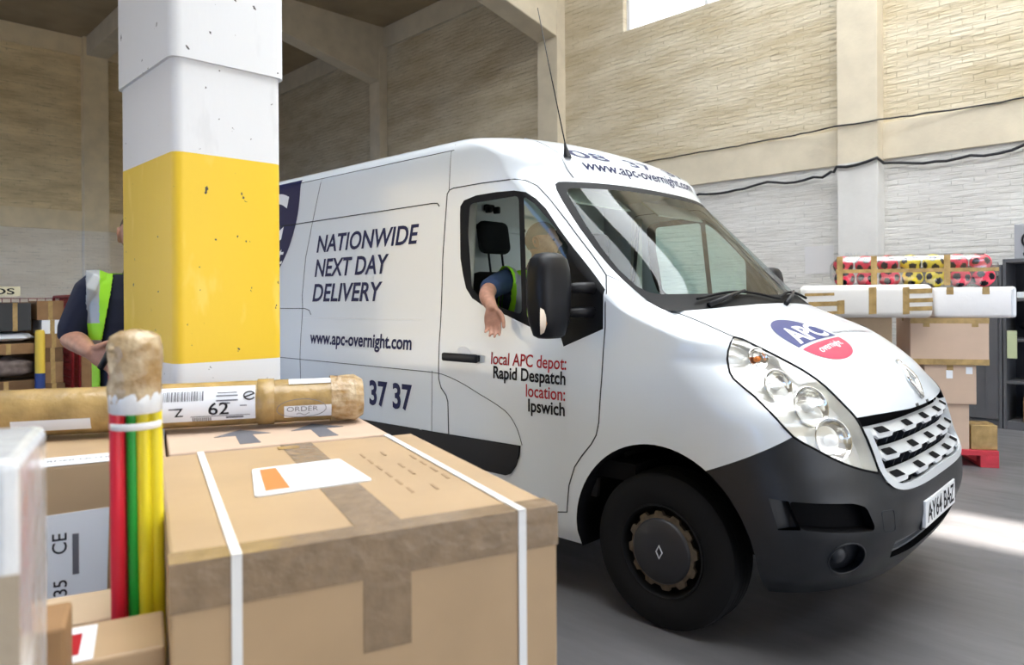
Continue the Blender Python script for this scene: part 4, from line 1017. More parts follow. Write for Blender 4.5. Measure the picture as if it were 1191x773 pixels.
def hand(bm, wrist, d, wd, side, spread=.10, curl=(.25, .35, .3), scale=1.0, thumb_out=.9, thumb_len=1.0):
    """wrist point, direction of the fingers, width direction (towards the thumb), palm normal = d x wd * side"""
    W = Vector(wrist); d = Vector(d).normalized(); wd = Vector(wd); wd = (wd - d * wd.dot(d)).normalized(); n = d.cross(wd) * side
    Rm = Matrix((wd, d, n)).transposed(); sc = scale
    P = lambda a, b, c: W + Rm @ Vector((a * sc, b * sc, c * sc))
    # palm: a flattened, slightly widening block
    rings = []
    for b, hw, ht, off in ((-.012, .026, .020, 0), (.012, .031, .018, 0), (.040, .040, .016, 0), (.068, .042, .0145, 0), (.088, .040, .012, .001), (.098, .036, .008, .001)):
        rings.append([bm.verts.new(P(hw * math.copysign(abs(math.cos(t)) ** .7, math.cos(t)), b, off + ht * math.copysign(abs(math.sin(t)) ** .8, math.sin(t)))) for t in [2 * PI * i / 20 for i in range(20)]])
    for a, b in zip(rings, rings[1:]):
        for i in range(20): bm.faces.new((a[i], a[(i + 1) % 20], b[(i + 1) % 20], b[i]))
    bm.faces.new(rings[0][::-1]); bm.faces.new(rings[-1])
    fl = ((.031, .074, 1.0), (.0105, .082, 1.0), (-.0105, .078, .97), (-.031, .062, .86)); tips = []
    for k, (a, L, th) in enumerate(fl):
        ang = spread * (a / .031); pos = Vector((a, .082 - abs(a) * .18, 0)); dirv = Vector((math.sin(ang), math.cos(ang), 0)); pts_ = [pos - dirv * .02, pos]; c_ = 0
        for seg, cu in zip((.45, .31, .24), curl):
            c_ += cu * (1 + .12 * k); dv = Vector((dirv.x * math.cos(c_), dirv.y * math.cos(c_), -math.sin(c_))); pos = pos + dv * L * seg; pts_.append(pos)
        limb(bm, [P(*q) for q in pts_], [r * th * sc for r in (.0095, .0098, .0088, .0080, .0066)], 10, 4); tips.append(P(*pts_[-1]))
    t0 = Vector((.020, .012, -.004)); t1 = Vector((.044, .040, -.010)); dv = Vector((math.sin(thumb_out), math.cos(thumb_out), -.25)).normalized(); t2 = t1 + dv * .034 * thumb_len; t3 = t2 + (dv + Vector((-.25, .25, 0))).normalized() * .028 * thumb_len
    limb(bm, [P(*t0), P(*t1), P(*t2), P(*t3)], [.015 * sc, .0135 * sc, .0105 * sc, .0085 * sc], 10, 4)
    return tips
def fuse(name, bm, m, parent, voxel, smooth=4, fac=.5):
    """one continuous surface from overlapping forms"""
    bmesh.ops.recalc_face_normals(bm, faces=bm.faces)
    me = bpy.data.meshes.new(name); bm.to_mesh(me); bm.free(); o = link(bpy.data.objects.new(name, me))
    r = o.modifiers.new('r', 'REMESH'); r.mode = 'VOXEL'; r.voxel_size = voxel
    s = o.modifiers.new('s', 'SMOOTH'); s.factor = fac; s.iterations = smooth
    b = grab(o); return obj(name, b, m, parent, smooth=True)
def vest(name, bm, keep, stripe, parent):
    """hi-vis waistcoat from an inflated torso: faces picked by keep(), grey bands by stripe()"""
    me = bpy.data.meshes.new(name); bmesh.ops.recalc_face_normals(bm, faces=bm.faces); bm.to_mesh(me); bm.free(); o = link(bpy.data.objects.new(name, me))
    r = o.modifiers.new('r', 'REMESH'); r.mode = 'VOXEL'; r.voxel_size = .0045
    s = o.modifiers.new('s', 'SMOOTH'); s.factor = .5; s.iterations = 4
    b = grab(o); bmesh.ops.delete(b, geom=[f for f in b.faces if not keep(f.calc_center_median())], context='FACES')
    for f in b.faces: f.material_index = 1 if stripe(f.calc_center_median()) else 0
    r = bmesh.ops.solidify(b, geom=b.faces[:], thickness=-.004)
    return obj(name, b, [M['hivis'], M['reflect']], parent, smooth=True)

# driver, sitting in the cab with his right arm out of the window (van frame, then turned with the van)
RV = Matrix.Rotation(VAN_RZ, 4, 'Z')
driver = tag(empty('person', RV @ Vector((-2.0, -.45, 0)), 0), 'driver in hi-vis vest sitting in the van, bare forearm hanging out of the window', 'person')
INV = (Matrix.Translation(RV @ Vector((-2.0, -.45, 0)))).inverted() @ RV
def dv_obj(o): pass
X, Y, Z = Vector((1, 0, 0)), Vector((0, 1, 0)), Vector((0, 0, 1))
SDd, FDd = Vector((.28, 1, 0)).normalized(), Vector((1, -.28, 0)).normalized()
def torso_d(g):
    return [((-2.02, -.46, 1.05), SDd, FDd, .17 + g, .13 + g), ((-2.03, -.46, 1.16), SDd, FDd, .17 + g, .135 + g), ((-2.02, -.465, 1.30), SDd, FDd, .165 + g, .13 + g), ((-1.99, -.48, 1.44), SDd, FDd, .18 + g, .125 + g),
            ((-1.975, -.485, 1.53), SDd, FDd, .18 + g, .11 + g), ((-1.97, -.48, 1.585), SDd, FDd, .145 + g, .085 + g), ((-1.965, -.47, 1.622), SDd, FDd, .085 + g, .065 + g * .6)]
shR, elR, wrR = (-2.050, -.655, 1.560), (-1.905, -.945, 1.500), (-1.742, -1.084, 1.412)
shL, elL, wrL = (-1.93, -.31, 1.555), (-1.72, -.24, 1.34), (-1.47, -.30, 1.40)
HDc = Vector((-1.940, -.455, 1.795)); HDr = Matrix.Rotation(rad(26), 3, 'Z') @ Matrix.Rotation(rad(-2), 3, 'Y')
b = bmesh.new(); loft(b, torso_d(0))
limb(b, [(-1.965, -.475, 1.56), (-1.95, -.462, 1.66), (-1.945, -.458, 1.73)], [.062, .057, .056])
head(b, HDc, HDr)
limb(b, [shR, (-1.985, -.81, 1.53), elR, (-1.84, -1.02, 1.463), wrR], [.062, .052, .044, .042, .029])
limb(b, [shL, (-1.83, -.27, 1.44), elL, (-1.60, -.27, 1.375), wrL], [.062, .052, .042, .040, .028])
for s in (-1, 1): limb(b, [(-2.02, -.46 + s * .10, 1.08), (-1.78, -.46 + s * .13, 1.13), (-1.55, -.46 + s * .13, 1.14), (-1.48, -.46 + s * .12, .98), (-1.38, -.46 + s * .11, .78), (-1.26, -.46 + s * .11, .735)], [.095, .085, .065, .055, .042, .04])
hand(b, wrR, (.10, -.02, -1.0), (.80, .55, .10), -1, spread=.04, curl=(.28, .38, .3), thumb_out=.3, scale=1.08)
hand(b, wrL, (.45, -.1, .75), (.2, 1, .2), 1, curl=(.7, .9, .6))
bmesh.ops.transform(b, matrix=INV, verts=b.verts)
fuse('body', b, M['skin'], driver, .0052, 3)
def D(name, b, m, vox=None, **k):
    bmesh.ops.transform(b, matrix=INV, verts=b.verts)
    return fuse(name, b, m, driver, vox) if vox else obj(name, b, m, driver, **k)
b = bmesh.new(); loft(b, torso_d(.012)); limb(b, [shR, (-1.985, -.80, 1.535), (-1.930, -.905, 1.512)], [.072, .066, .062]); limb(b, [shL, (-1.85, -.28, 1.46), (-1.80, -.26, 1.41)], [.078, .068, .062])
limb(b, [(-1.97, -.475, 1.60), (-1.955, -.466, 1.655)], [.072, .068]); D('polo_shirt', b, M['shirt2'], .007)
b = bmesh.new()
for s in (-1, 1): limb(b, [(-2.02, -.46 + s * .10, 1.07), (-1.78, -.46 + s * .13, 1.13), (-1.55, -.46 + s * .13, 1.14), (-1.48, -.46 + s * .12, .98), (-1.39, -.46 + s * .11, .80)], [.11, .10, .08, .07, .06])
D('trousers', b, M['trouser'], .010)
def hair_fn(p, g=.0045):
    q = head_fn(p); return q * (1 + g / max(q.length, .01))
b = bmesh.new(); ellip(b, HDc, HDr, 1, 1, 1, 56, 44, hair_fn)
Ri = HDr.inverted(); kill = []
for f in b.faces:
    q = Ri @ (f.calc_center_median() - HDc)
    if q.z < -.045 or (q.x > -.012 and q.z < .035) or (q.x > .055 and q.z < .075): kill.append(f)
bmesh.ops.delete(b, geom=kill, context='FACES'); D('cropped_hair', b, M['greyhair'], smooth=True)
tmp = bpy.data.objects.new('tmp', None)
# waistcoat: over the shoulders, open at the front, cut away at the arms
g = .034; b = bmesh.new(); loft(b, torso_d(g)); limb(b, [shR, (-2.03, -.70, 1.56)], [.088, .085]); limb(b, [shL, (-1.89, -.29, 1.50)], [.09, .08])
cN = Vector((-1.965, -.472, 1.60))
def keep_d(c):
    q = c - Vector((-1.985, -.475, 0)); side = abs(q.dot(SDd)); fr = q.dot(FDd)
    if c.z < 1.10 or side > .205: return False
    if side < .065 and c.z > 1.50: return False
    if fr > .03 and side < .07: return False
    return True
def stripe_d(c):
    q = c - Vector((-1.985, -.475, 0)); side = abs(q.dot(SDd)); return .150 < side < .186 or 1.17 < c.z < 1.22
hv = [0]
m_ = bmesh.new()
v_ = vest('hi_vis_vest', b, keep_d, stripe_d, driver)
v_.data.transform(INV)
bpy.data.objects.remove(tmp); m_.free()
eb = bmesh.new()
def eyes_d():
    for s in (-1, 1):
        b = bmesh.new(); ellip(b, HDc + HDr @ Vector((.079, s * .030, .006)), HDr, .010, .011, .009, 16, 12); D('eye', b, M['hair'], smooth=True)
eyes_d(); eb.free()

# warehouse man standing behind the pillar
MC = Vector((-2.485, -2.597, 0))
man = tag(empty('person', (MC.x, MC.y, 0), 0), 'man in navy shirt and open hi-vis vest half hidden behind the yellow pillar', 'person')
fM = Vector((.97, -.24, 0)).normalized(); sM = Vector((-fM.y, fM.x, 0))      # sM points to his left
def G(a, b, z): return fM * a + sM * b + Vector((0, 0, z))                  # ahead, left, up
def torso_m(g): return [(G(0, 0, .90), sM, fM, .165 + g, .115 + g), (G(0, 0, 1.05), sM, fM, .165 + g, .125 + g), (G(.015, 0, 1.20), sM, fM, .165 + g, .13 + g), (G(.01, 0, 1.36), sM, fM, .185 + g, .125 + g),
                        (G(0, 0, 1.46), sM, fM, .19 + g, .11 + g), (G(-.01, 0, 1.53), sM, fM, .17 + g, .085 + g), (G(-.012, 0, 1.575), sM, fM, .10 + g, .068 + g * .6)]
def L_(p): return Vector(p) - MC
shR, elR, wrR = G(-.01, -.185, 1.50), L_((-2.565, -2.860, 1.305)), L_((-2.362, -2.836, 1.243))
shL, elL, wrL = G(-.01, .185, 1.50), G(-.03, .26, 1.21), G(.09, .20, 1.02)
HMc = G(.02, -.005, 1.755); HMr = Matrix((fM, sM, Vector((0, 0, 1)))).transposed() @ Matrix.Rotation(rad(8), 3, 'Z') @ Matrix.Rotation(rad(6), 3, 'Y')
b = bmesh.new(); loft(b, torso_m(0)); limb(b, [G(-.012, 0, 1.52), G(-.005, 0, 1.61), G(.0, 0, 1.69)], [.066, .060, .058]); head(b, HMc, HMr)
limb(b, [shR, shR * .5 + elR * .5, elR, elR * .5 + wrR * .5, wrR], [.066, .056, .046, .044, .030]); limb(b, [shL, shL * .5 + elL * .5, elL, elL * .5 + wrL * .5, wrL], [.066, .056, .046, .044, .030])
for s in (-1, 1): limb(b, [G(0, s * .09, .92), G(.02, s * .10, .70), G(.03, s * .10, .50), G(.0, s * .10, .30), G(-.01, s * .10, .09)], [.10, .085, .062, .055, .042])
hand(b, wrR, Vector((.55, .42, -.30)), Vector((.1, .15, 1)), -1, spread=.16, curl=(.10, .25, .25), thumb_out=.75, scale=1.05, thumb_len=1.1)
hand(b, wrL, G(.10, -.05, -1.0), fM, 1, curl=(.2, .3, .25))
fuse('body', b, M['skin'], man, .0055, 3)
b = bmesh.new(); loft(b, torso_m(.014)); limb(b, [shR, shR * .4 + elR * .6, shR * .10 + elR * .90], [.082, .072, .066]); limb(b, [shL, shL * .4 + elL * .6, shL * .12 + elL * .88], [.082, .072, .066]); limb(b, [G(-.012, 0, 1.54), G(-.008, 0, 1.60)], [.076, .072])
fuse('polo_shirt', b, M['shirt'], man, .008)
b = bmesh.new(); loft(b, [(G(0, 0, .86), sM, fM, .175, .13), (G(0, 0, .98), sM, fM, .178, .135)])
for s in (-1, 1): limb(b, [G(0, s * .09, .92), G(.02, s * .10, .70), G(.03, s * .10, .50), G(.0, s * .10, .30), G(-.01, s * .10, .10)], [.11, .098, .078, .07, .066])
fuse('trousers', b, M['trouser'], man, .010)
for s in (-1, 1):
    b = bmesh.new(); limb(b, [G(-.05, s * .10, .05), G(.06, s * .105, .048), G(.17, s * .115, .036)], [.05, .05, .036])
    for v in b.verts: v.co.z = max(v.co.z, 0.001)
    fuse('boot', b, M['black'], man, .008)
b = bmesh.new(); ellip(b, HMc, HMr, 1, 1, 1, 48, 36, hair_fn); Ri = HMr.inverted(); kill = []
for f in b.faces:
    q = Ri @ (f.calc_center_median() - HMc)
    if q.z < -.04 or (q.x > -.01 and q.z < .04) or (q.x > .05 and q.z < .08): kill.append(f)
bmesh.ops.delete(b, geom=kill, context='FACES'); obj('hair', b, M['hair'], man, smooth=True)
b = bmesh.new(); ellip(b, HMc, HMr, 1, 1, 1, 48, 36, lambda p: hair_fn(p, .003)); kill = []
for f in b.faces:
    q = Ri @ (f.calc_center_median() - HMc)
    if q.z > -.040 or q.x < .01 or (q.z > -.055 and abs(q.y) < .045): kill.append(f)
bmesh.ops.delete(b, geom=kill, context='FACES'); obj('beard', b, M['hair'], man, smooth=True)
eyes(man, HMc, HMr)
b = bmesh.new(); loft(b, torso_m(.028)); limb(b, [shR, shR * .8 + elR * .2], [.096, .088]); limb(b, [shL, shL * .8 + elL * .2], [.096, .088])
def keep_m(c):
    a, s_, z = c.dot(fM), c.dot(sM), c.z
    if z < .98 or abs(s_) > .215: return False
    if abs(s_) < .075 and z > 1.52: return False
    edge = .165 - .05 * max(0, min(1, (z - 1.25) / .3)) if z > 1.05 else .165
    if a > .02 and abs(s_) < edge: return False
    return True
def stripe_m(c):
    s_, z = abs(c.dot(sM)), c.z; return (z > 1.36 and s_ > .165) or 1.24 < z < 1.29
vest('hi_vis_vest', b, keep_m, stripe_m, man)
b = boxm((-.035, -.075, -.012), (.035, .075, .012), .006, Matrix.Translation(L_((-2.285, -2.770, 1.235))) @ Matrix.Rotation(rad(-60), 4, 'Z') @ Matrix.Rotation(rad(55), 4, 'X'))
sc_ = obj('handheld_scanner', b, M['black'], None, smooth=True, auto=40); sc_.location = MC
tag(sc_, 'black handheld scanner in the standing man\'s hand', 'scanner')

# ------------------------------------------------------------------ parcels in the foreground
UU = Vector((.30, .954, 0)).normalized(); VV = Vector((-UU.y, UU.x, 0))       # across the near face / away from the camera
O0 = Vector((-.013, -2.964, 0)); RZB = math.atan2(UU.y, UU.x)
def MB(u, v, z=0, rz=0): return Matrix.Translation(O0 + UU * u + VV * v + Vector((0, 0, z))) @ Matrix.Rotation(RZB + rz, 4, 'Z')
def flap_box(w, d, h, bev=.006):
    """carton body, x across, y away, base at z=0, with a seam of two flaps along the top"""
    bm = boxm((-w / 2, 0, 0), (w / 2, d, h), bev); return bm
def parcel(name, w, d, h, mtx, m, label, cat='box', group=None, bev=.006, seam=True, seam_along='y', tape='tape', tapew=.05, wrap=.09):
    o = tag(obj(name, flap_box(w, d, h, bev), m), label, cat, group); o.matrix_world = mtx
    if seam:
        b = bmesh.new()
        if seam_along == 'y': bx(b, (-tapew / 2, -.0012, h - .001), (tapew / 2, d + .0012, h + .0012)); bx(b, (-tapew / 2, -.0014, h - wrap), (tapew / 2, .001, h + .001)); bx(b, (-tapew / 2, d - .001, h - wrap), (tapew / 2, d + .0014, h + .001))
        else: bx(b, (-w / 2 - .0012, d / 2 - tapew / 2, h - .001), (w / 2 + .0012, d / 2 + tapew / 2, h + .0012)); bx(b, (-w / 2 - .0014, d / 2 - tapew / 2, h - wrap), (-w / 2 + .001, d / 2 + tapew / 2, h + .001)); bx(b, (w / 2 - .001, d / 2 - tapew / 2, h - wrap), (w / 2 + .0014, d / 2 + tapew / 2, h + .001))
        obj('packing_tape', b, M[tape], o)
    return o
def flat_text(par, s, m, fn, x0, x1, base, cap, name='printed_text', bold=.005, **k):
    return obj(name, mapv(text_fit(s, x0, x1, base, cap, bold=bold, **k), fn), M[m], par)
def sheet(par, name, pl, fn, m, th=.0015):
    b = bmesh.new(); prism(b, pl, lambda u, v, d: fn(u, v, d), -.0004, th); return obj(name, b, M[m], par)
# large strapped carton
W, Dp, H = .68, .86, 1.05
big = parcel('cardboard_box', W, Dp, H, MB(0, 0), M['card'], 'large brown carton with two white plastic straps, nearest the camera', tape='cleartape', tapew=.085, wrap=.20)
top = lambda u, v, d=0: Vector((u, v, H + .0012 + d))
frn = lambda u, v, d=0: Vector((u, -.0012 - d, v))
b = bmesh.new(); bx(b, (-W / 2 - .001, -.002, H - .075), (W / 2 + .001, .0, H + .001)); bx(b, (-W / 2 - .001, -.001, H - .001), (W / 2 + .001, .055, H + .0016)); obj('edge_tape', b, M['cleartape'], big)
for x in (-.245, .262):
    b = bmesh.new(); bx(b, (x - .008, -.0042, .0), (x + .008, -.0018, H + .003)); bx(b, (x - .008, -.0042, H + .001), (x + .008, Dp + .003, H + .0036)); bx(b, (x - .008, Dp + .001, 0), (x + .008, Dp + .004, H + .003)); obj('plastic_strap', b, M['strap'], big)
lab = sheet(big, 'address_label', rnd([(-.175, .335), (.075, .355), (.060, .60), (-.150, .585)], .01), top, 'paper', .003)
sheet(lab, 'label_stripe', [(-.150, .365), (-.10, .369), (-.098, .57), (-.135, .567)], lambda u, v, d: Vector((u, v, H + .0045 + d)), 'orange', .0006)
for k, (a, w_) in enumerate(((.54, .09), (.51, .12), (.48, .07), (.44, .11))):
    sheet(lab, 'label_print', [(-.06, a), (-.06 + w_, a + .003), (-.06 + w_, a + .009), (-.06, a + .006)], lambda u, v, d: Vector((u, v, H + .0045 + d)), 'grey_v', .0004)
sheet(big, 'yellow_sticker', [(-.055, .80), (.0, .80), (.0, .83), (-.055, .83)], lambda u, v, d: Vector((u, v, H + .0016 + d)), 'tape', .001)
rng = random.Random(3)
for r in range(3):
    for k in range(6):
        u0 = .12 + r * .055; v0 = .22 + k * .075
        if rng.random() < .75: sheet(big, 'faint_writing', [(u0, v0), (u0 + .006, v0), (u0 + .008, v0 + .045), (u0 + .002, v0 + .045)], lambda u, v, d: Vector((u, v, H + .0012 + d)), 'faint', .0003)
# second carton behind it with up arrows
b2o = parcel('cardboard_box', .60, .50, 1.05, MB(-.02, .885), M['card3'], 'pinkish carton with two black arrows on top, behind the strapped carton', seam=False)
for u in (-.09, .13):
    ar = [(u - .028, .05), (u + .028, .05), (u + .022, .19), (u + .075, .19), (u - .002, .29), (u - .085, .19), (u - .026, .19)]
    sheet(b2o, 'printed_arrow', ar, lambda p, q, d: Vector((p, q, 1.0505 + d)), 'greyink', .0006)
# carton with the big white label
ce = parcel('cardboard_box', .66, .52, 1.05, MB(-.656, .868), M['card'], 'brown carton bearing a large white CE label, left of the coloured poles', tape='cleartape')
cf = lambda u, v, d=0: Vector((u, -.001 - d, v))
cl = sheet(ce, 'white_label', [(.0, .58), (.190, .585), (.200, .935), (.01, .93)], cf, 'paper', .0015)
# label print runs upwards
vert = lambda u, v: Vector((.108 - v, -.0034, .60 + u))
flat_text(cl, '07022135', 'ink', vert, .0, .17, .0, .028)
flat_text(cl, 'CE', 'ink', vert, .235, .285, -.0, .03)
sheet(cl, 'bar_code', [(.120, .78), (.134, .78), (.134, .88), (.120, .88)], lambda u, v, d: Vector((u, -.003 - d, v)), 'greyink', .0004)
sheet(cl, 'label_mark', [(.105, .685), (.135, .70), (.118, .725)], lambda u, v, d: Vector((u, -.003 - d, v)), 'ink', .0004)
sheet(ce, 'top_label', [(-.10, -.0), (.30, .0), (.30, .11), (-.10, .11)], lambda u, v, d: Vector((u, v, 1.0505 + d)), 'paper', .001)
flat_text(ce, 'ORDER NOTE', 'greyink', lambda u, v: Vector((u, v, 1.0522)), .04, .20, .045, .02)
# pack of coloured poles standing upright
pc = Vector((-.427, -3.241, 0))
poles = tag(empty('pole_bundle', pc), 'upright bundle of red, green and yellow poles bound with tape at the top', 'poles')
cdir = (Vector((CAM.x, CAM.y, 0)) - pc).normalized(); cr_ = Vector((-cdir.y, cdir.x, 0))
cols = {'red': mat('red_pole_plastic', (.70, .015, .04), .3), 'green': mat('green_pole_plastic', (.01, .36, .04), .3), 'yellow': mat('yellow_pole_plastic', (.85, .70, .02), .3)}
for cname, a, dpt in (('red', -.0315, .008), ('green', -.007, .004), ('yellow', .0115, .008), ('yellow', .0305, .004), ('red', -.021, -.016), ('green', .012, -.016)):
    b = bmesh.new(); p = cr_ * a + cdir * dpt; tilt = cr_ * .012
    tube(b, [p * 1.1 + tilt, p * 1.1 + tilt * .5 + Z * .6, p + Z * 1.34], .0128 if cname != 'green' else .0105, 14); obj('pole', b, cols[cname], poles, smooth=True, auto=50)
b = bmesh.new(); rings = []; rg = random.Random(5)
for k, (z, r) in enumerate(((1.268, .044), (1.29, .046), (1.315, .044), (1.34, .046), (1.365, .047), (1.385, .043), (1.395, .028), (1.398, .01))):
    rings.append([b.verts.new((r * math.cos(2 * PI * i / 24) * (1 + rg.uniform(-.06, .06)) , r * math.sin(2 * PI * i / 24) * (1 + rg.uniform(-.06, .06)), z + rg.uniform(-.003, .003))) for i in range(24)])
for a, c in zip(rings, rings[1:]):
    for i in range(24): b.faces.new((a[i], a[(i + 1) % 24], c[(i + 1) % 24], c[i]))
b.faces.new(rings[-1]); obj('brown_tape_cap', b, M['captape'], poles, smooth=True)
b = bmesh.new(); lathe(b, [(.043, 1.245), (.0455, 1.248), (.046, 1.275), (.0445, 1.283)], 28); obj('white_tape_band', b, M['wrap'], poles, smooth=True)
b = bmesh.new(); lathe(b, [(.043, 1.216), (.0445, 1.217), (.0445, 1.228), (.043, 1.229)], 28); obj('white_tie', b, M['strap'], poles, smooth=True)
# long taped roll lying on the cartons
ax0, ax1 = Vector((-1.66, -3.62, 1.05)), Vector((-1.040, -2.362, 1.05)); TR = .070
adir = (ax1 - ax0).normalized(); alen = (ax1 - ax0).length; RTZ = math.atan2(adir.y, adir.x)
roll = tag(empty('taped_roll', (ax0.x, ax0.y, 1.05 + TR + .009), RTZ), 'long roll wrapped in brown tape lying across the cartons, white Z 62 label on it', 'parcel')
b = bmesh.new(); rg = random.Random(2); n = 40; rings = []
for i in range(n + 1):
    t = i / n; e_ = min(t, 1 - t) * n; r = TR * (.55 if e_ < .5 else .93 if e_ < 1.5 else 1.0)
    rings.append([b.verts.new((alen * t, r * math.cos(2 * PI * j / 32) * (1 + rg.uniform(-.012, .012)), r * .98 * math.sin(2 * PI * j / 32) * (1 + rg.uniform(-.012, .012)))) for j in range(32)])
for a, c in zip(rings, rings[1:]):
    for i in range(32): b.faces.new((a[i], c[i], c[(i + 1) % 32], a[(i + 1) % 32]))
b.faces.new(rings[0]); b.faces.new(rings[-1][::-1]); bmesh.ops.recalc_face_normals(b, faces=b.faces)
obj('roll_body', b, M['tape'], roll, smooth=True)
def on_roll(s, a, off=.002): r = TR + off; return Vector((s, -r * math.cos(a), r * math.sin(a)))     # a: height angle on the camera side
def roll_patch(name, s0, s1, a0, a1, m, off=.002, par=roll):
    b = bmesh.new(); ns, na = max(2, int((s1 - s0) / .03)), 14; g_ = [[b.verts.new(on_roll(s0 + (s1 - s0) * i / ns, a0 + (a1 - a0) * j / na, off)) for j in range(na + 1)] for i in range(ns + 1)]
    for i in range(ns):
        for j in range(na): b.faces.new((g_[i][j], g_[i + 1][j], g_[i + 1][j + 1], g_[i][j + 1]))
    bmesh.ops.recalc_face_normals(b, faces=b.faces); return obj(name, b, M[m], par, smooth=True)
rl = roll_patch('white_label', alen - .665, alen - .330, -.62, .93, 'paper', .003)
ac = lambda u, v: on_roll(alen - .665 + u, v / TR, .0045)
for tx, x0, x1, base, cap in (('Z', .105, .130, -.024, .024), ('62', .200, .258, -.022, .034)):
    obj('label_text', mapv(text_fit(tx, x0, x1, base, cap, bold=.012, cut=.01), ac), M['ink'], rl)
b = bmesh.new(); rg = random.Random(4); u = .075
while u < .185:
    w_ = rg.choice((.0015, .003, .004)); q = [b.verts.new(ac(*p)) for p in ((u, .020), (u + w_, .020), (u + w_, .036), (u, .036))]; q2 = [b.verts.new(ac(*p)) for p in ((u, .036), (u + w_, .036), (u + w_, .050), (u, .050))]; b.faces.new(q); b.faces.new(q2); u += w_ + rg.choice((.0015, .003))
bmesh.ops.remove_doubles(b, verts=b.verts, dist=1e-5); obj('bar_code', b, M['greyink'], rl)
b = bmesh.new(); u = .155
while u < .21: q = [b.verts.new(ac(*p)) for p in ((u, -.042), (u + .003, -.042), (u + .003, -.030), (u, -.030))]; b.faces.new(q); u += .0055
obj('bar_code', b, M['greyink'], rl)
for (u0, u1, v0, v1) in ((.225, .282, .040, .043), (.222, .284, .030, .034), (.222, .284, .016, .020), (.24, .262, .008, .012), (.15, .32, -.0275, -.0255), (.29, .31, .0, .003), (.09, .125, -.004, .0), (.25, .30, -.036, -.030)):
    b = bmesh.new(); k = 6; g_ = [[b.verts.new(ac(u0 + (u1 - u0) * i / k, v)) for v in (v0, v1)] for i in range(k + 1)]
    for i in range(k): b.faces.new((g_[i][0], g_[i + 1][0], g_[i + 1][1], g_[i][1]))
    obj('label_print', b, M['greyink'], rl)
b = bmesh.new(); tube(b, [ac(.318 + .016 * math.cos(t), .030 + .012 * math.sin(t)) for t in [rad(40 + 290 * i / 20) for i in range(21)]], .0022, 5); tube(b, [ac(.305 + .028 * i / 6, .026 + .010 * i / 6) for i in range(7)], .0022, 5); obj('label_logo', b, M['ink'], rl)
roll_patch('white_paper_strip', alen - .245, alen - .03, -.72, -.12, 'paper', .0016); roll_patch('painted_tape_glare', alen - .23, alen - .02, .92, 1.35, 'wrap', .002)  # last patch is pale colour standing in for glare on the tape
roll_patch('white_paper_strip', .42, .62, -.72, -.2, 'paper', .0016); roll_patch('white_paper_strip', .0, .33, -.75, -.25, 'paper', .0016)
ao = lambda u, v: on_roll(alen - .292 + u, v / TR, .0035)
obj('handwriting', mapv(text_fit('ORDER', .055, .150, -.026, .015, bold=-.004, cut=.01), ao), M['greyink'], roll)
b = bmesh.new(); tube(b, [ao(.100 + .075 * math.cos(t), -.018 + .030 * math.sin(t)) for t in [2 * PI * i / 40 for i in range(40)]], .0010, 5, closed=True); tube(b, [ao(.085 + .04 * i / 8, -.036 + .004 * math.sin(i)) for i in range(9)], .0009, 5); obj('handwritten_ring', b, M['greyink'], roll)
b = bmesh.new(); lathe(b, [(TR + .0015, 0), (TR + .003, .001), (TR + .003, .05), (TR + .0015, .051)], 32, Matrix.Translation((alen - .325, 0, 0)) @ Matrix.Rotation(rad(90), 4, 'Y')); obj('tape_band', b, M['tape'], roll, smooth=True)
b = bmesh.new(); rg = random.Random(8); rings = []
for k in range(5): rings.append([b.verts.new((alen - .10 + k * .026, (TR + .003 + rg.uniform(0, .004)) * math.cos(2 * PI * j / 26) * (1 if k < 4 else .8), (TR + .003 + rg.uniform(0, .004)) * math.sin(2 * PI * j / 26) * (1 if k < 4 else .8))) for j in range(26)])
for a, c in zip(rings, rings[1:]):
    for i in range(26): b.faces.new((a[i], c[i], c[(i + 1) % 26], a[(i + 1) % 26]))
bmesh.ops.recalc_face_normals(b, faces=b.faces); obj('crumpled_end_tape', b, M['captape'], roll, smooth=False)
# plastic-wrapped tall parcel at the left edge
Hw = 1.285
wr = tag(obj('wrapped_box', flap_box(.55, .25, Hw, .012), M['wrap'], smooth=False), 'tall parcel sheathed in clear plastic at the left edge, nearest on that side', 'parcel')
wr.matrix_world = Matrix.Translation(Vector((.128, -3.500, 0)) - UU * .297 + VV * 0) @ Matrix.Rotation(RZB, 4, 'Z')
b = bmesh.new(); bx(b, (-.277, -.003, 0), (.2765, -.0005, 1.165)); obj('brown_lower_face', b, M['wrapbrown'], wr)
# small parcels in the gap
def small(name, w, d, h, c, m, lab, rz=0): 
    o = tag(obj(name, boxm((-w / 2, -d / 2, 0), (w / 2, d / 2, h), .005), m), lab, 'box'); o.location = c; o.rotation_euler = (0, 0, RZB + rz); return o
small('cardboard_box', .17, .16, .858, (-.560, -3.300, 0), M['card2'], 'pale brown carton standing under the CE label beside the poles')
s2 = small('cardboard_box', .20, .15, .905, (-.277, -3.348, 0), M['card'], 'brown carton low in front of the pole bundle, red and white label on it')
small('cardboard_box', .10, .10, 1.005, (-.171, -3.460, 0), M['card4'], 'dark brown carton just right of the plastic-wrapped parcel')
sl = sheet(s2, 'white_label', [(-.095, -.072), (.0, -.072), (.0, .06), (-.095, .06)], lambda u, v, d: Vector((u, v, .9055 + d)), 'paper', .001)
sheet(sl, 'red_print', [(-.075, -.05), (-.02, -.05), (-.02, .03), (-.075, .03)], lambda u, v, d: Vector((u, v, .907 + d)), 'red_v', .0005)

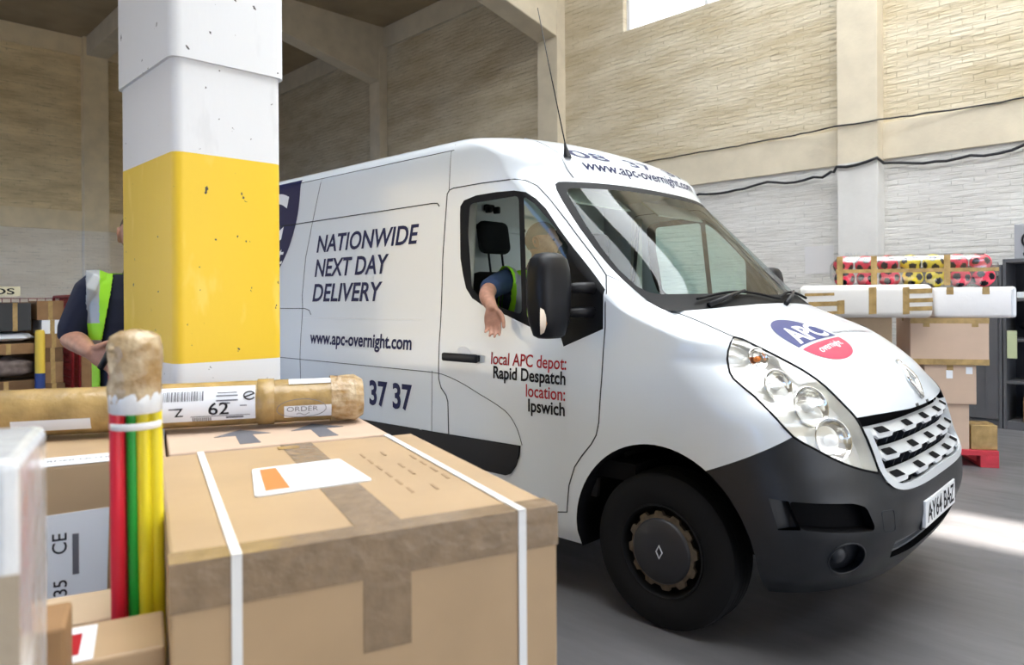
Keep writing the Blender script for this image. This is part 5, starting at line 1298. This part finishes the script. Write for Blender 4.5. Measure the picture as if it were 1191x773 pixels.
# ------------------------------------------------------------------ parcels on the red pallet
R0 = Vector((-.432, 3.50, 0)); TH = rad(30); Ex = Vector((math.cos(TH), math.sin(TH), 0)); Gy = Vector((-math.sin(TH), math.cos(TH), 0))
def MP(s, g, z, rz=0): return Matrix.Translation(R0 + Ex * s + Gy * g + Vector((0, 0, z))) @ Matrix.Rotation(TH + rad(rz), 4, 'Z')
pal = tag(empty('pallet', R0 + Ex * -.6, TH), 'red wooden pallet under the stacked parcels by the cabinet', 'pallet')
for k in range(7): obj('deck_board', boxm((-.6, .0 + k * .15, .122), (.6, .095 + k * .15, .144), .003), M['redwood'], pal)
for x in (-.6, -.07, .46):
    for y in (0, .45, .90): obj('block', boxm((x, y, .022), (x + .14, y + .095, .10), .003), M['redwood'], pal)
    obj('bottom_board', boxm((x, 0, 0), (x + .14, .995, .022), .003), M['redwood'], pal)
for y in (0, .45, .90): obj('stringer', boxm((-.6, y, .10), (.6, y + .095, .122), .003), M['redwood'], pal)
def rbox(w, d, h, s_right, g, z, m, lab, rz=0, tape='tape', seam='x', grp=None, name='cardboard_box', tw=.05, wrap=.03):
    o = parcel(name, w, d, h, MP(s_right - w / 2, g, z, rz), m, lab, 'box', grp, tape=tape, seam_along=seam, tapew=tw, wrap=wrap); return o
z0 = .1445
rbox(.36, .40, .385, -.215, .02, z0, M['card3'], 'upright pinkish carton at the foot of the pallet stack', wrap=.05)
tp = rbox(.20, .25, .21, .0, .03, z0, M['tape'], 'small taped brown parcel on the pallet corner beside the carton', wrap=.02)
cB = rbox(.40, .45, .335, -.165, .0, z0 + .387, M['card3'], 'middle carton of the pallet stack with two small white labels', seam='y', wrap=.05)
for u, v, a, c in ((-.03, .22, .05, .07), (.12, .26, .05, .06)): sheet(cB, 'white_label', [(u, v), (u + a, v), (u + a, v + c), (u, v + c)], lambda p, q, d: Vector((p, -.002 - d, q)), 'paper', .0008)
cC = rbox(.60, .50, .40, -.075, -.02, z0 + .387 + .337, M['card3'], 'wide pinkish carton with brown tape edges, beneath the wrapped white parcel', seam='x')
b = bmesh.new(); bx(b, (-.301, -.0015, .355), (.301, .0, .4012)); bx(b, (-.301, -.0015, .0), (.301, .0, .05)); obj('edge_tape', b, M['tape'], cC)
for u in (-.2, .17): sheet(cC, 'tape_tab', [(u, .325), (u + .05, .325), (u + .05, .36), (u, .36)], lambda p, q, d: Vector((p, -.0015 - d, q)), 'tape', .0006)
cD = rbox(.42, .45, .53, -.80, .05, z0, M['card'], 'brown carton mostly hidden by the bonnet, left side of the pallet'); cE = rbox(.40, .42, .594, -.80, .05, z0 + .532, M['card2'], 'pale carton behind the bonnet holding up the long taped foam parcel')
zt = z0 + .387 + .337 + .402
wp = tag(obj('white_parcel', boxm((-.30, 0, 0), (.30, .34, .262), .03, seg=3), mat('white_foam_wrap', (.80, .78, .77), .5, bump=.3, bscale=10), smooth=True, auto=50), 'white wrapped parcel with a bulging plastic end, on top of the wide carton', 'parcel'); wp.matrix_world = MP(-.185, -.02, zt)
b = bmesh.new(); bx(b, (.262, -.006, -.001), (.318, .346, .266), .03, seg=3); obj('plastic_end', b, M['wrap'], wp)
for u in (-.21, .06): sheet(wp, 'tape_tab', [(u, .20), (u + .055, .20), (u + .055, .262), (u, .262)], lambda p, q, d: Vector((p, -.0015 - d, q)), 'tape', .0008)
fp = tag(obj('foam_parcel', boxm((-.52, 0, 0), (.52, .26, .285), .055, seg=4), mat('grey_white_foam', (.74, .71, .67), .55, bump=.2, bscale=12), smooth=True, auto=60), 'long pale foam parcel banded with brown tape, poking out to the left of the stack', 'parcel'); fp.matrix_world = MP(-1.06, -.17, z0 + .532 + .5975, -4)
fr_ = lambda p, q, d: Vector((p, -.0012 - d, q))
for u0, u1, v0, v1 in ((.03, .09, .03, .262), (.29, .34, .03, .26), (.33, .51, .205, .245), (.335, .515, .13, .165), (.33, .51, .06, .095), (-.48, -.24, .19, .215), (-.45, -.20, .10, .14), (-.22, -.16, .03, .15), (-.30, -.22, .03, .055)):
    sheet(fp, 'tape_strip', [(u0, v0), (u1, v0 + .005), (u1, v1 + .005), (u0, v1)], fr_, 'tape', .001)
# clear pack of toy footballs
bp = tag(empty('ball_pack', R0 + Ex * -.60 + Gy * .235 + Vector((0, 0, zt + .264)), TH), 'clear taped pack of red and yellow toy footballs on top of the parcels', 'ball pack')
def ball(px_, pz_, py_, col, seed):
    b = bmesh.new(); bmesh.ops.create_icosphere(b, subdivisions=4, radius=.086); rg = random.Random(seed)
    ico = bmesh.new(); bmesh.ops.create_icosphere(ico, subdivisions=1, radius=1); Rq = Matrix.Rotation(rg.uniform(0, 6), 3, 'Z') @ Matrix.Rotation(rg.uniform(0, 6), 3, 'X'); cs = [Rq @ v.co.normalized() for v in ico.verts]; ico.free()
    for f in b.faces:
        c = f.calc_center_median().normalized(); f.material_index = 1 if max(c.dot(q) for q in cs) > .935 else 0
    o = obj('ball', b, [col, M['ink']], bp, smooth=True); o.location = (px_, py_, pz_); return o
cr1, cy1 = mat('red_ball_plastic', (.80, .05, .10), .25), mat('yellow_ball_plastic', (.88, .70, .05), .25)
for k in range(7):
    for r in range(2): ball(-.56 + k * .186, .088 + r * .125, -.04 + (.075 if r else 0), cr1 if k in (0, 1, 2, 5, 6) else cy1, k * 2 + r)
b = bmesh.new(); rings = []; rg = random.Random(12)
for i in range(31):
    t = i / 30; e_ = min(t, 1 - t) * 30; k = (.45, .8, .95)[int(e_)] if e_ < 3 else 1
    rings.append([b.verts.new((-.67 + 1.34 * t, .132 * k * math.copysign(abs(math.cos(a)) ** .7, math.cos(a)) * (1 + rg.uniform(-.02, .02)), .152 + .150 * k * math.copysign(abs(math.sin(a)) ** .7, math.sin(a)) * (1 + rg.uniform(-.02, .02)))) for a in [2 * PI * j / 24 for j in range(24)]])
for a, c in zip(rings, rings[1:]):
    for i in range(24): b.faces.new((a[i], c[i], c[(i + 1) % 24], a[(i + 1) % 24]))
b.faces.new(rings[0]); b.faces.new(rings[-1]); bmesh.ops.recalc_face_normals(b, faces=b.faces); obj('plastic_film', b, glass_mat('thin_film', (.97, .97, .97), .20, .14), bp, smooth=True)
b = bmesh.new(); bx(b, (-.65, -.139, .135), (.64, -.136, .168)); 
obj('tape_strip', b, M['tape'], bp)
for x in (-.64, -.36, .22):
    b = bmesh.new(); bx(b, (x, -.140, .02), (x + .05, -.136, .285)); obj('tape_strip', b, M['tape'], bp)
# steel cabinets by the wall
def cabinet(name, x0, x1, y0, y1, h, open_, lab):
    o = tag(empty(name, ((x0 + x1) / 2, y0, 0)), lab, 'cabinet'); ox, oy = (x0 + x1) / 2, y0; wd = x1 - x0; dp = y1 - y0
    obj('side_panel', boxm((-wd / 2, 0, 0), (-wd / 2 + .03, dp, h), .003), M['cabinet'], o); obj('side_panel', boxm((wd / 2 - .03, 0, 0), (wd / 2, dp, h), .003), M['cabinet'], o)
    obj('top_panel', boxm((-wd / 2 + .03, 0, h - .04), (wd / 2 - .03, dp, h), .003), M['cabinet'], o); obj('back_panel', boxm((-wd / 2 + .03, dp - .01, .0), (wd / 2 - .03, dp, h - .04)), M['cabinet_in'], o); obj('plinth', boxm((-wd / 2 + .03, .01, 0), (wd / 2 - .03, dp - .01, .09)), M['cabinet'], o)
    if open_:
        for z in (.50, .96, 1.40): obj('shelf', boxm((-wd / 2 + .03, .01, z), (wd / 2 - .03, dp - .01, z + .03), .002), M['cabinet'], o)
    else:
        for s in (-1, 1):
            d_ = obj('door', boxm((min(0, s * (wd / 2 - .032)) + .002, -.012, .10), (max(0, s * (wd / 2 - .032)) - .002, .008, h - .05), .003), M['cabinet'], o)
            for k in range(3): obj('door_rib', boxm((s * (.10 + k * .11) - .006, -.018, .2), (s * (.10 + k * .11) + .006, -.011, h - .15), .002), M['cabinet'], d_)
            obj('handle', boxm((s * .05 - .01, -.035, .95), (s * .05 + .01, -.012, 1.07), .004), M['black'], d_)
    return o
cabinet('steel_cabinet', -1.78, -.84, 5.66, 6.14, 1.80, False, 'dark grey steel cabinet with closed doors behind the pallet stack')
cabinet('steel_shelving', -.83, .30, 5.66, 6.14, 1.86, True, 'open grey steel shelving at the right edge with clutter inside')
def thing(name, bm, m, lab, cat, **k): return tag(obj(name, bm, m, **k), lab, cat)
sp = tag(empty('speaker', (-.565, 5.86, 1.861)), 'silver hi-fi speaker with a round cone on top of the open shelving', 'speaker')
obj('cabinet_body', boxm((-.17, -.13, 0), (.17, .13, .38), .008), mat('silver_grey_plastic', (.36, .36, .38), .4), sp)
for z, r in ((.20, .105), (.325, .035)):
    b = bmesh.new(); lathe(b, [(r, 0), (r, .014), (r * .85, .018), (r * .78, .004)], 32, Matrix.Translation((0, -.13, z)) @ Matrix.Rotation(rad(90), 4, 'X')); rg_ = obj('cone_ring', b, M['black'], sp, smooth=True, auto=40)
    b = bmesh.new(); lathe(b, [(r * .78, .006), (r * .4, -.002), (r * .3, .010), (0, .014)], 32, Matrix.Translation((0, -.134, z)) @ Matrix.Rotation(rad(90), 4, 'X')); obj('cone', b, mat('pale_cone', (.5, .5, .52), .4), rg_, smooth=True)
obj('display', boxm((-.09, -.134, .03), (.10, -.129, .065)), M['black'], sp)
def bag(c, rx, ry, rz, seed):
    b = bmesh.new(); rg = random.Random(seed); ph = [rg.uniform(0, 6) for _ in range(6)]
    ellip(b, c, Matrix.Identity(3), 1, 1, 1, 28, 18, lambda p: Vector((p.x * rx, p.y * ry, max(p.z, -.75) * rz)) * (1 + .10 * math.sin(5 * p.x + ph[0]) * math.sin(6 * p.y + ph[1]) + .08 * math.sin(7 * p.z + ph[2]))); return b
thing('folded_carton', boxm((-.72, 5.75, 1.432), (-.35, 6.0, 1.50), .01), M['paper'], 'flat white carton on the top shelf of the shelving', 'box')
thing('bin_bag', bag((-.50, 5.87, 1.135), .20, .12, .14, 3), M['rubber'], 'black bag slumped on the middle shelf of the shelving', 'bag', smooth=True)
thing('green_paper', boxm((-.790, 5.645, .78), (-.70, 5.655, 1.08)), mat('pale_green_paper', (.50, .55, .32), .6), 'pale green paper hanging from the shelving edge', 'paper')
b = bmesh.new(); tube(b, [(-.64, 5.86, .575), (-.40, 5.86, .66)], .035, 16); thing('steel_flask', b, M['chrome'], 'shiny steel flask leaning in the shelving', 'flask', smooth=True)
thing('cardboard_box', boxm((-.66, 5.72, .0905), (-.30, 6.0, .36), .006), M['card4'], 'dark brown carton on the bottom of the open shelving', 'box')
wt = obj('wall_writing', mapv(text_fit('PAUL A', -2.62, -2.33, 1.96, .07, bold=-.012), lambda u, v: Vector((u, 5.9985, v))), M['grey_v']); tag(wt, 'faint grey handwritten name on the right-hand white pilaster', 'writing')

# ------------------------------------------------------------------ roll cages by the end of the hall
def cage(x0, x1, y0, y1, h, lab):
    o = tag(empty('roll_cage', ((x0 + x1) / 2, (y0 + y1) / 2, 0)), lab, 'roll cage', 'red roll cages at the far left'); a, c = (x1 - x0) / 2, (y1 - y0) / 2
    obj('base', boxm((-a, -c, .17), (a, c, .22), .006), M['redmetal'], o)
    for sx_ in (-1, 1):
        for sy_ in (-1, 1):
            b = bmesh.new(); lathe(b, [(0, -.02), (.06, -.02), (.065, -.012), (.065, .012), (.06, .02), (0, .02)], 20, Matrix.Translation((sx_ * (a - .1), sy_ * (c - .1), .0655)) @ Matrix.Rotation(rad(90), 4, 'X')); cw = obj('caster', b, M['rubber'], o, smooth=True, auto=40); obj('caster_fork', boxm((sx_ * (a - .1) - .02, sy_ * (c - .1) - .028, .06), (sx_ * (a - .1) + .02, sy_ * (c - .1) + .028, .172)), M['hub'], cw)
    for sy_ in (-1, 1):
        b = bmesh.new(); y = sy_ * c
        tube(b, [(-a, y, .2), (-a, y, h - .03), (-a + .03, y, h), (a - .03, y, h), (a, y, h - .03), (a, y, .2)], .019, 8); sfr = obj('side_frame', b, M['redmetal'], o, smooth=True)
        b = bmesh.new()
        for k in range(1, 12): tube(b, [(-a + 2 * a * k / 12, y, .22), (-a + 2 * a * k / 12, y, h)], .005, 5)
        for k in range(1, 14): tube(b, [(-a, y, .22 + (h - .22) * k / 14), (a, y, .22 + (h - .22) * k / 14)], .005, 5)
        obj('side_mesh', b, M['redmetal'], sfr)
    b = bmesh.new()
    for k in range(0, 16): tube(b, [(-a, -c + 2 * c * k / 15, .22), (-a, -c + 2 * c * k / 15, h - .02)], .005, 5)
    for k in range(0, 14): tube(b, [(-a, -c, .22 + (h - .24) * k / 13), (-a, c, .22 + (h - .24) * k / 13)], .005, 5)
    obj('back_mesh', b, M['redmetal'], o)
    return o
cage(-10.3, -9.35, -2.75, -1.30, 1.53, 'red roll cage packed with brown cartons, left of the standing man')
cage(-10.3, -9.35, -1.22, -.25, 1.53, 'red roll cage right behind the standing man and the yellow pillar')
def cb(y0, y1, z0, z1, m, lab, x1=-9.45, dx=.5, name='cardboard_box', cat_='box', tape=True):
    o = tag(obj(name, boxm((-dx / 2, -(y1 - y0) / 2, 0), (dx / 2, (y1 - y0) / 2, z1 - z0), .006), m), lab, cat_); o.location = (x1 - dx / 2, (y0 + y1) / 2, z0)
    if tape: obj('packing_tape', boxm((dx / 2 - .0, -.025, 0), (dx / 2 + .0015, .025, z1 - z0)), M['tape'], o)
    return o
cb(-1.60, -1.36, .222, .44, M['card_shade'], 'shaded carton at the foot of the right-hand stack in the left cage'); cb(-1.60, -1.38, .442, .71, M['card4'], 'brown carton second from the bottom in the cage, right-hand stack')
cb(-1.61, -1.38, .712, .885, M['card_shade'], 'shaded brown carton in the middle of the cage, below the lighter ones'); cb(-1.59, -1.37, .887, 1.06, M['card4'], 'brown carton directly under the white carton in the cage')
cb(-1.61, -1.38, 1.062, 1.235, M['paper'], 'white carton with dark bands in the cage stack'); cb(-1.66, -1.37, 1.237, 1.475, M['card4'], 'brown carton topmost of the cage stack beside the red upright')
cb(-2.30, -1.66, .222, .50, M['card_shade'], 'wide shaded carton at the bottom left of the cage'); cb(-2.26, -1.64, .80, .965, M['card_shade'], 'brown carton under the white sack in the cage') if False else None
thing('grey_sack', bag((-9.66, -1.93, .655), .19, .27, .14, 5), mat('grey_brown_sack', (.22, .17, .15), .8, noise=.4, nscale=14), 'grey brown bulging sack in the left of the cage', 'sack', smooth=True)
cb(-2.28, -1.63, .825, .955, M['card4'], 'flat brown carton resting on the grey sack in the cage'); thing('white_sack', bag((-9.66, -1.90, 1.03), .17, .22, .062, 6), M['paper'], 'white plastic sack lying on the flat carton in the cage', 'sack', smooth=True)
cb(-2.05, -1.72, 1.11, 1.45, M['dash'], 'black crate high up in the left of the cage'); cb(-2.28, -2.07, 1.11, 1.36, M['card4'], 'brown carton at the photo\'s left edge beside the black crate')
yr = tag(empty('toy_stand_in', (-9.40, -1.64, .222)), 'slim yellow and blue roll standing in for a toy figure at the cage front', 'roll')  # plain roll added in place of the toy figure
b = bmesh.new(); lathe(b, [(0, 0), (.05, 0), (.055, .01), (.055, .36)], 20); obj('blue_part', b, mat('blue_wrap', (.03, .06, .22), .5), yr, smooth=True, auto=40)
b = bmesh.new(); lathe(b, [(.054, .36), (.054, .86), (.045, .89), (0, .895)], 20); obj('yellow_part', b, mat('yellow_wrap', (.75, .52, .06), .5), yr, smooth=True, auto=40)
sg = tag(obj('sign_board', boxm((-.006, -.32, 0), (.006, .32, .11), .002), mat('cream_board', (.66, .6, .42), .6)), 'small cream sign board with black capitals on the top rail of the cage', 'sign'); sg.location = (-9.33, -2.17, 1.535)
obj('sign_lettering', mapv(text_fit('BIDS', -.10, .26, .02, .07, bold=.02), lambda u, v: Vector((.0075, u, v))), M['ink'], sg)

cb(-2.70, -1.95, .222, 1.40, M['card_shade'], 'tall shaded carton at the back of the left cage, left half', x1=-9.97, dx=.28, tape=False); cb(-1.93, -1.33, .222, 1.46, M['card_shade'], 'tall shaded carton at the back of the left cage, beside the red upright', x1=-9.97, dx=.28, tape=False)
cb(-1.18, -.72, .222, .75, M['card4'], 'dark brown carton low in the cage behind the standing man', x1=-9.5); cb(-1.17, -.74, .752, 1.35, M['card_shade'], 'shaded carton on top in the cage behind the standing man', x1=-9.5)
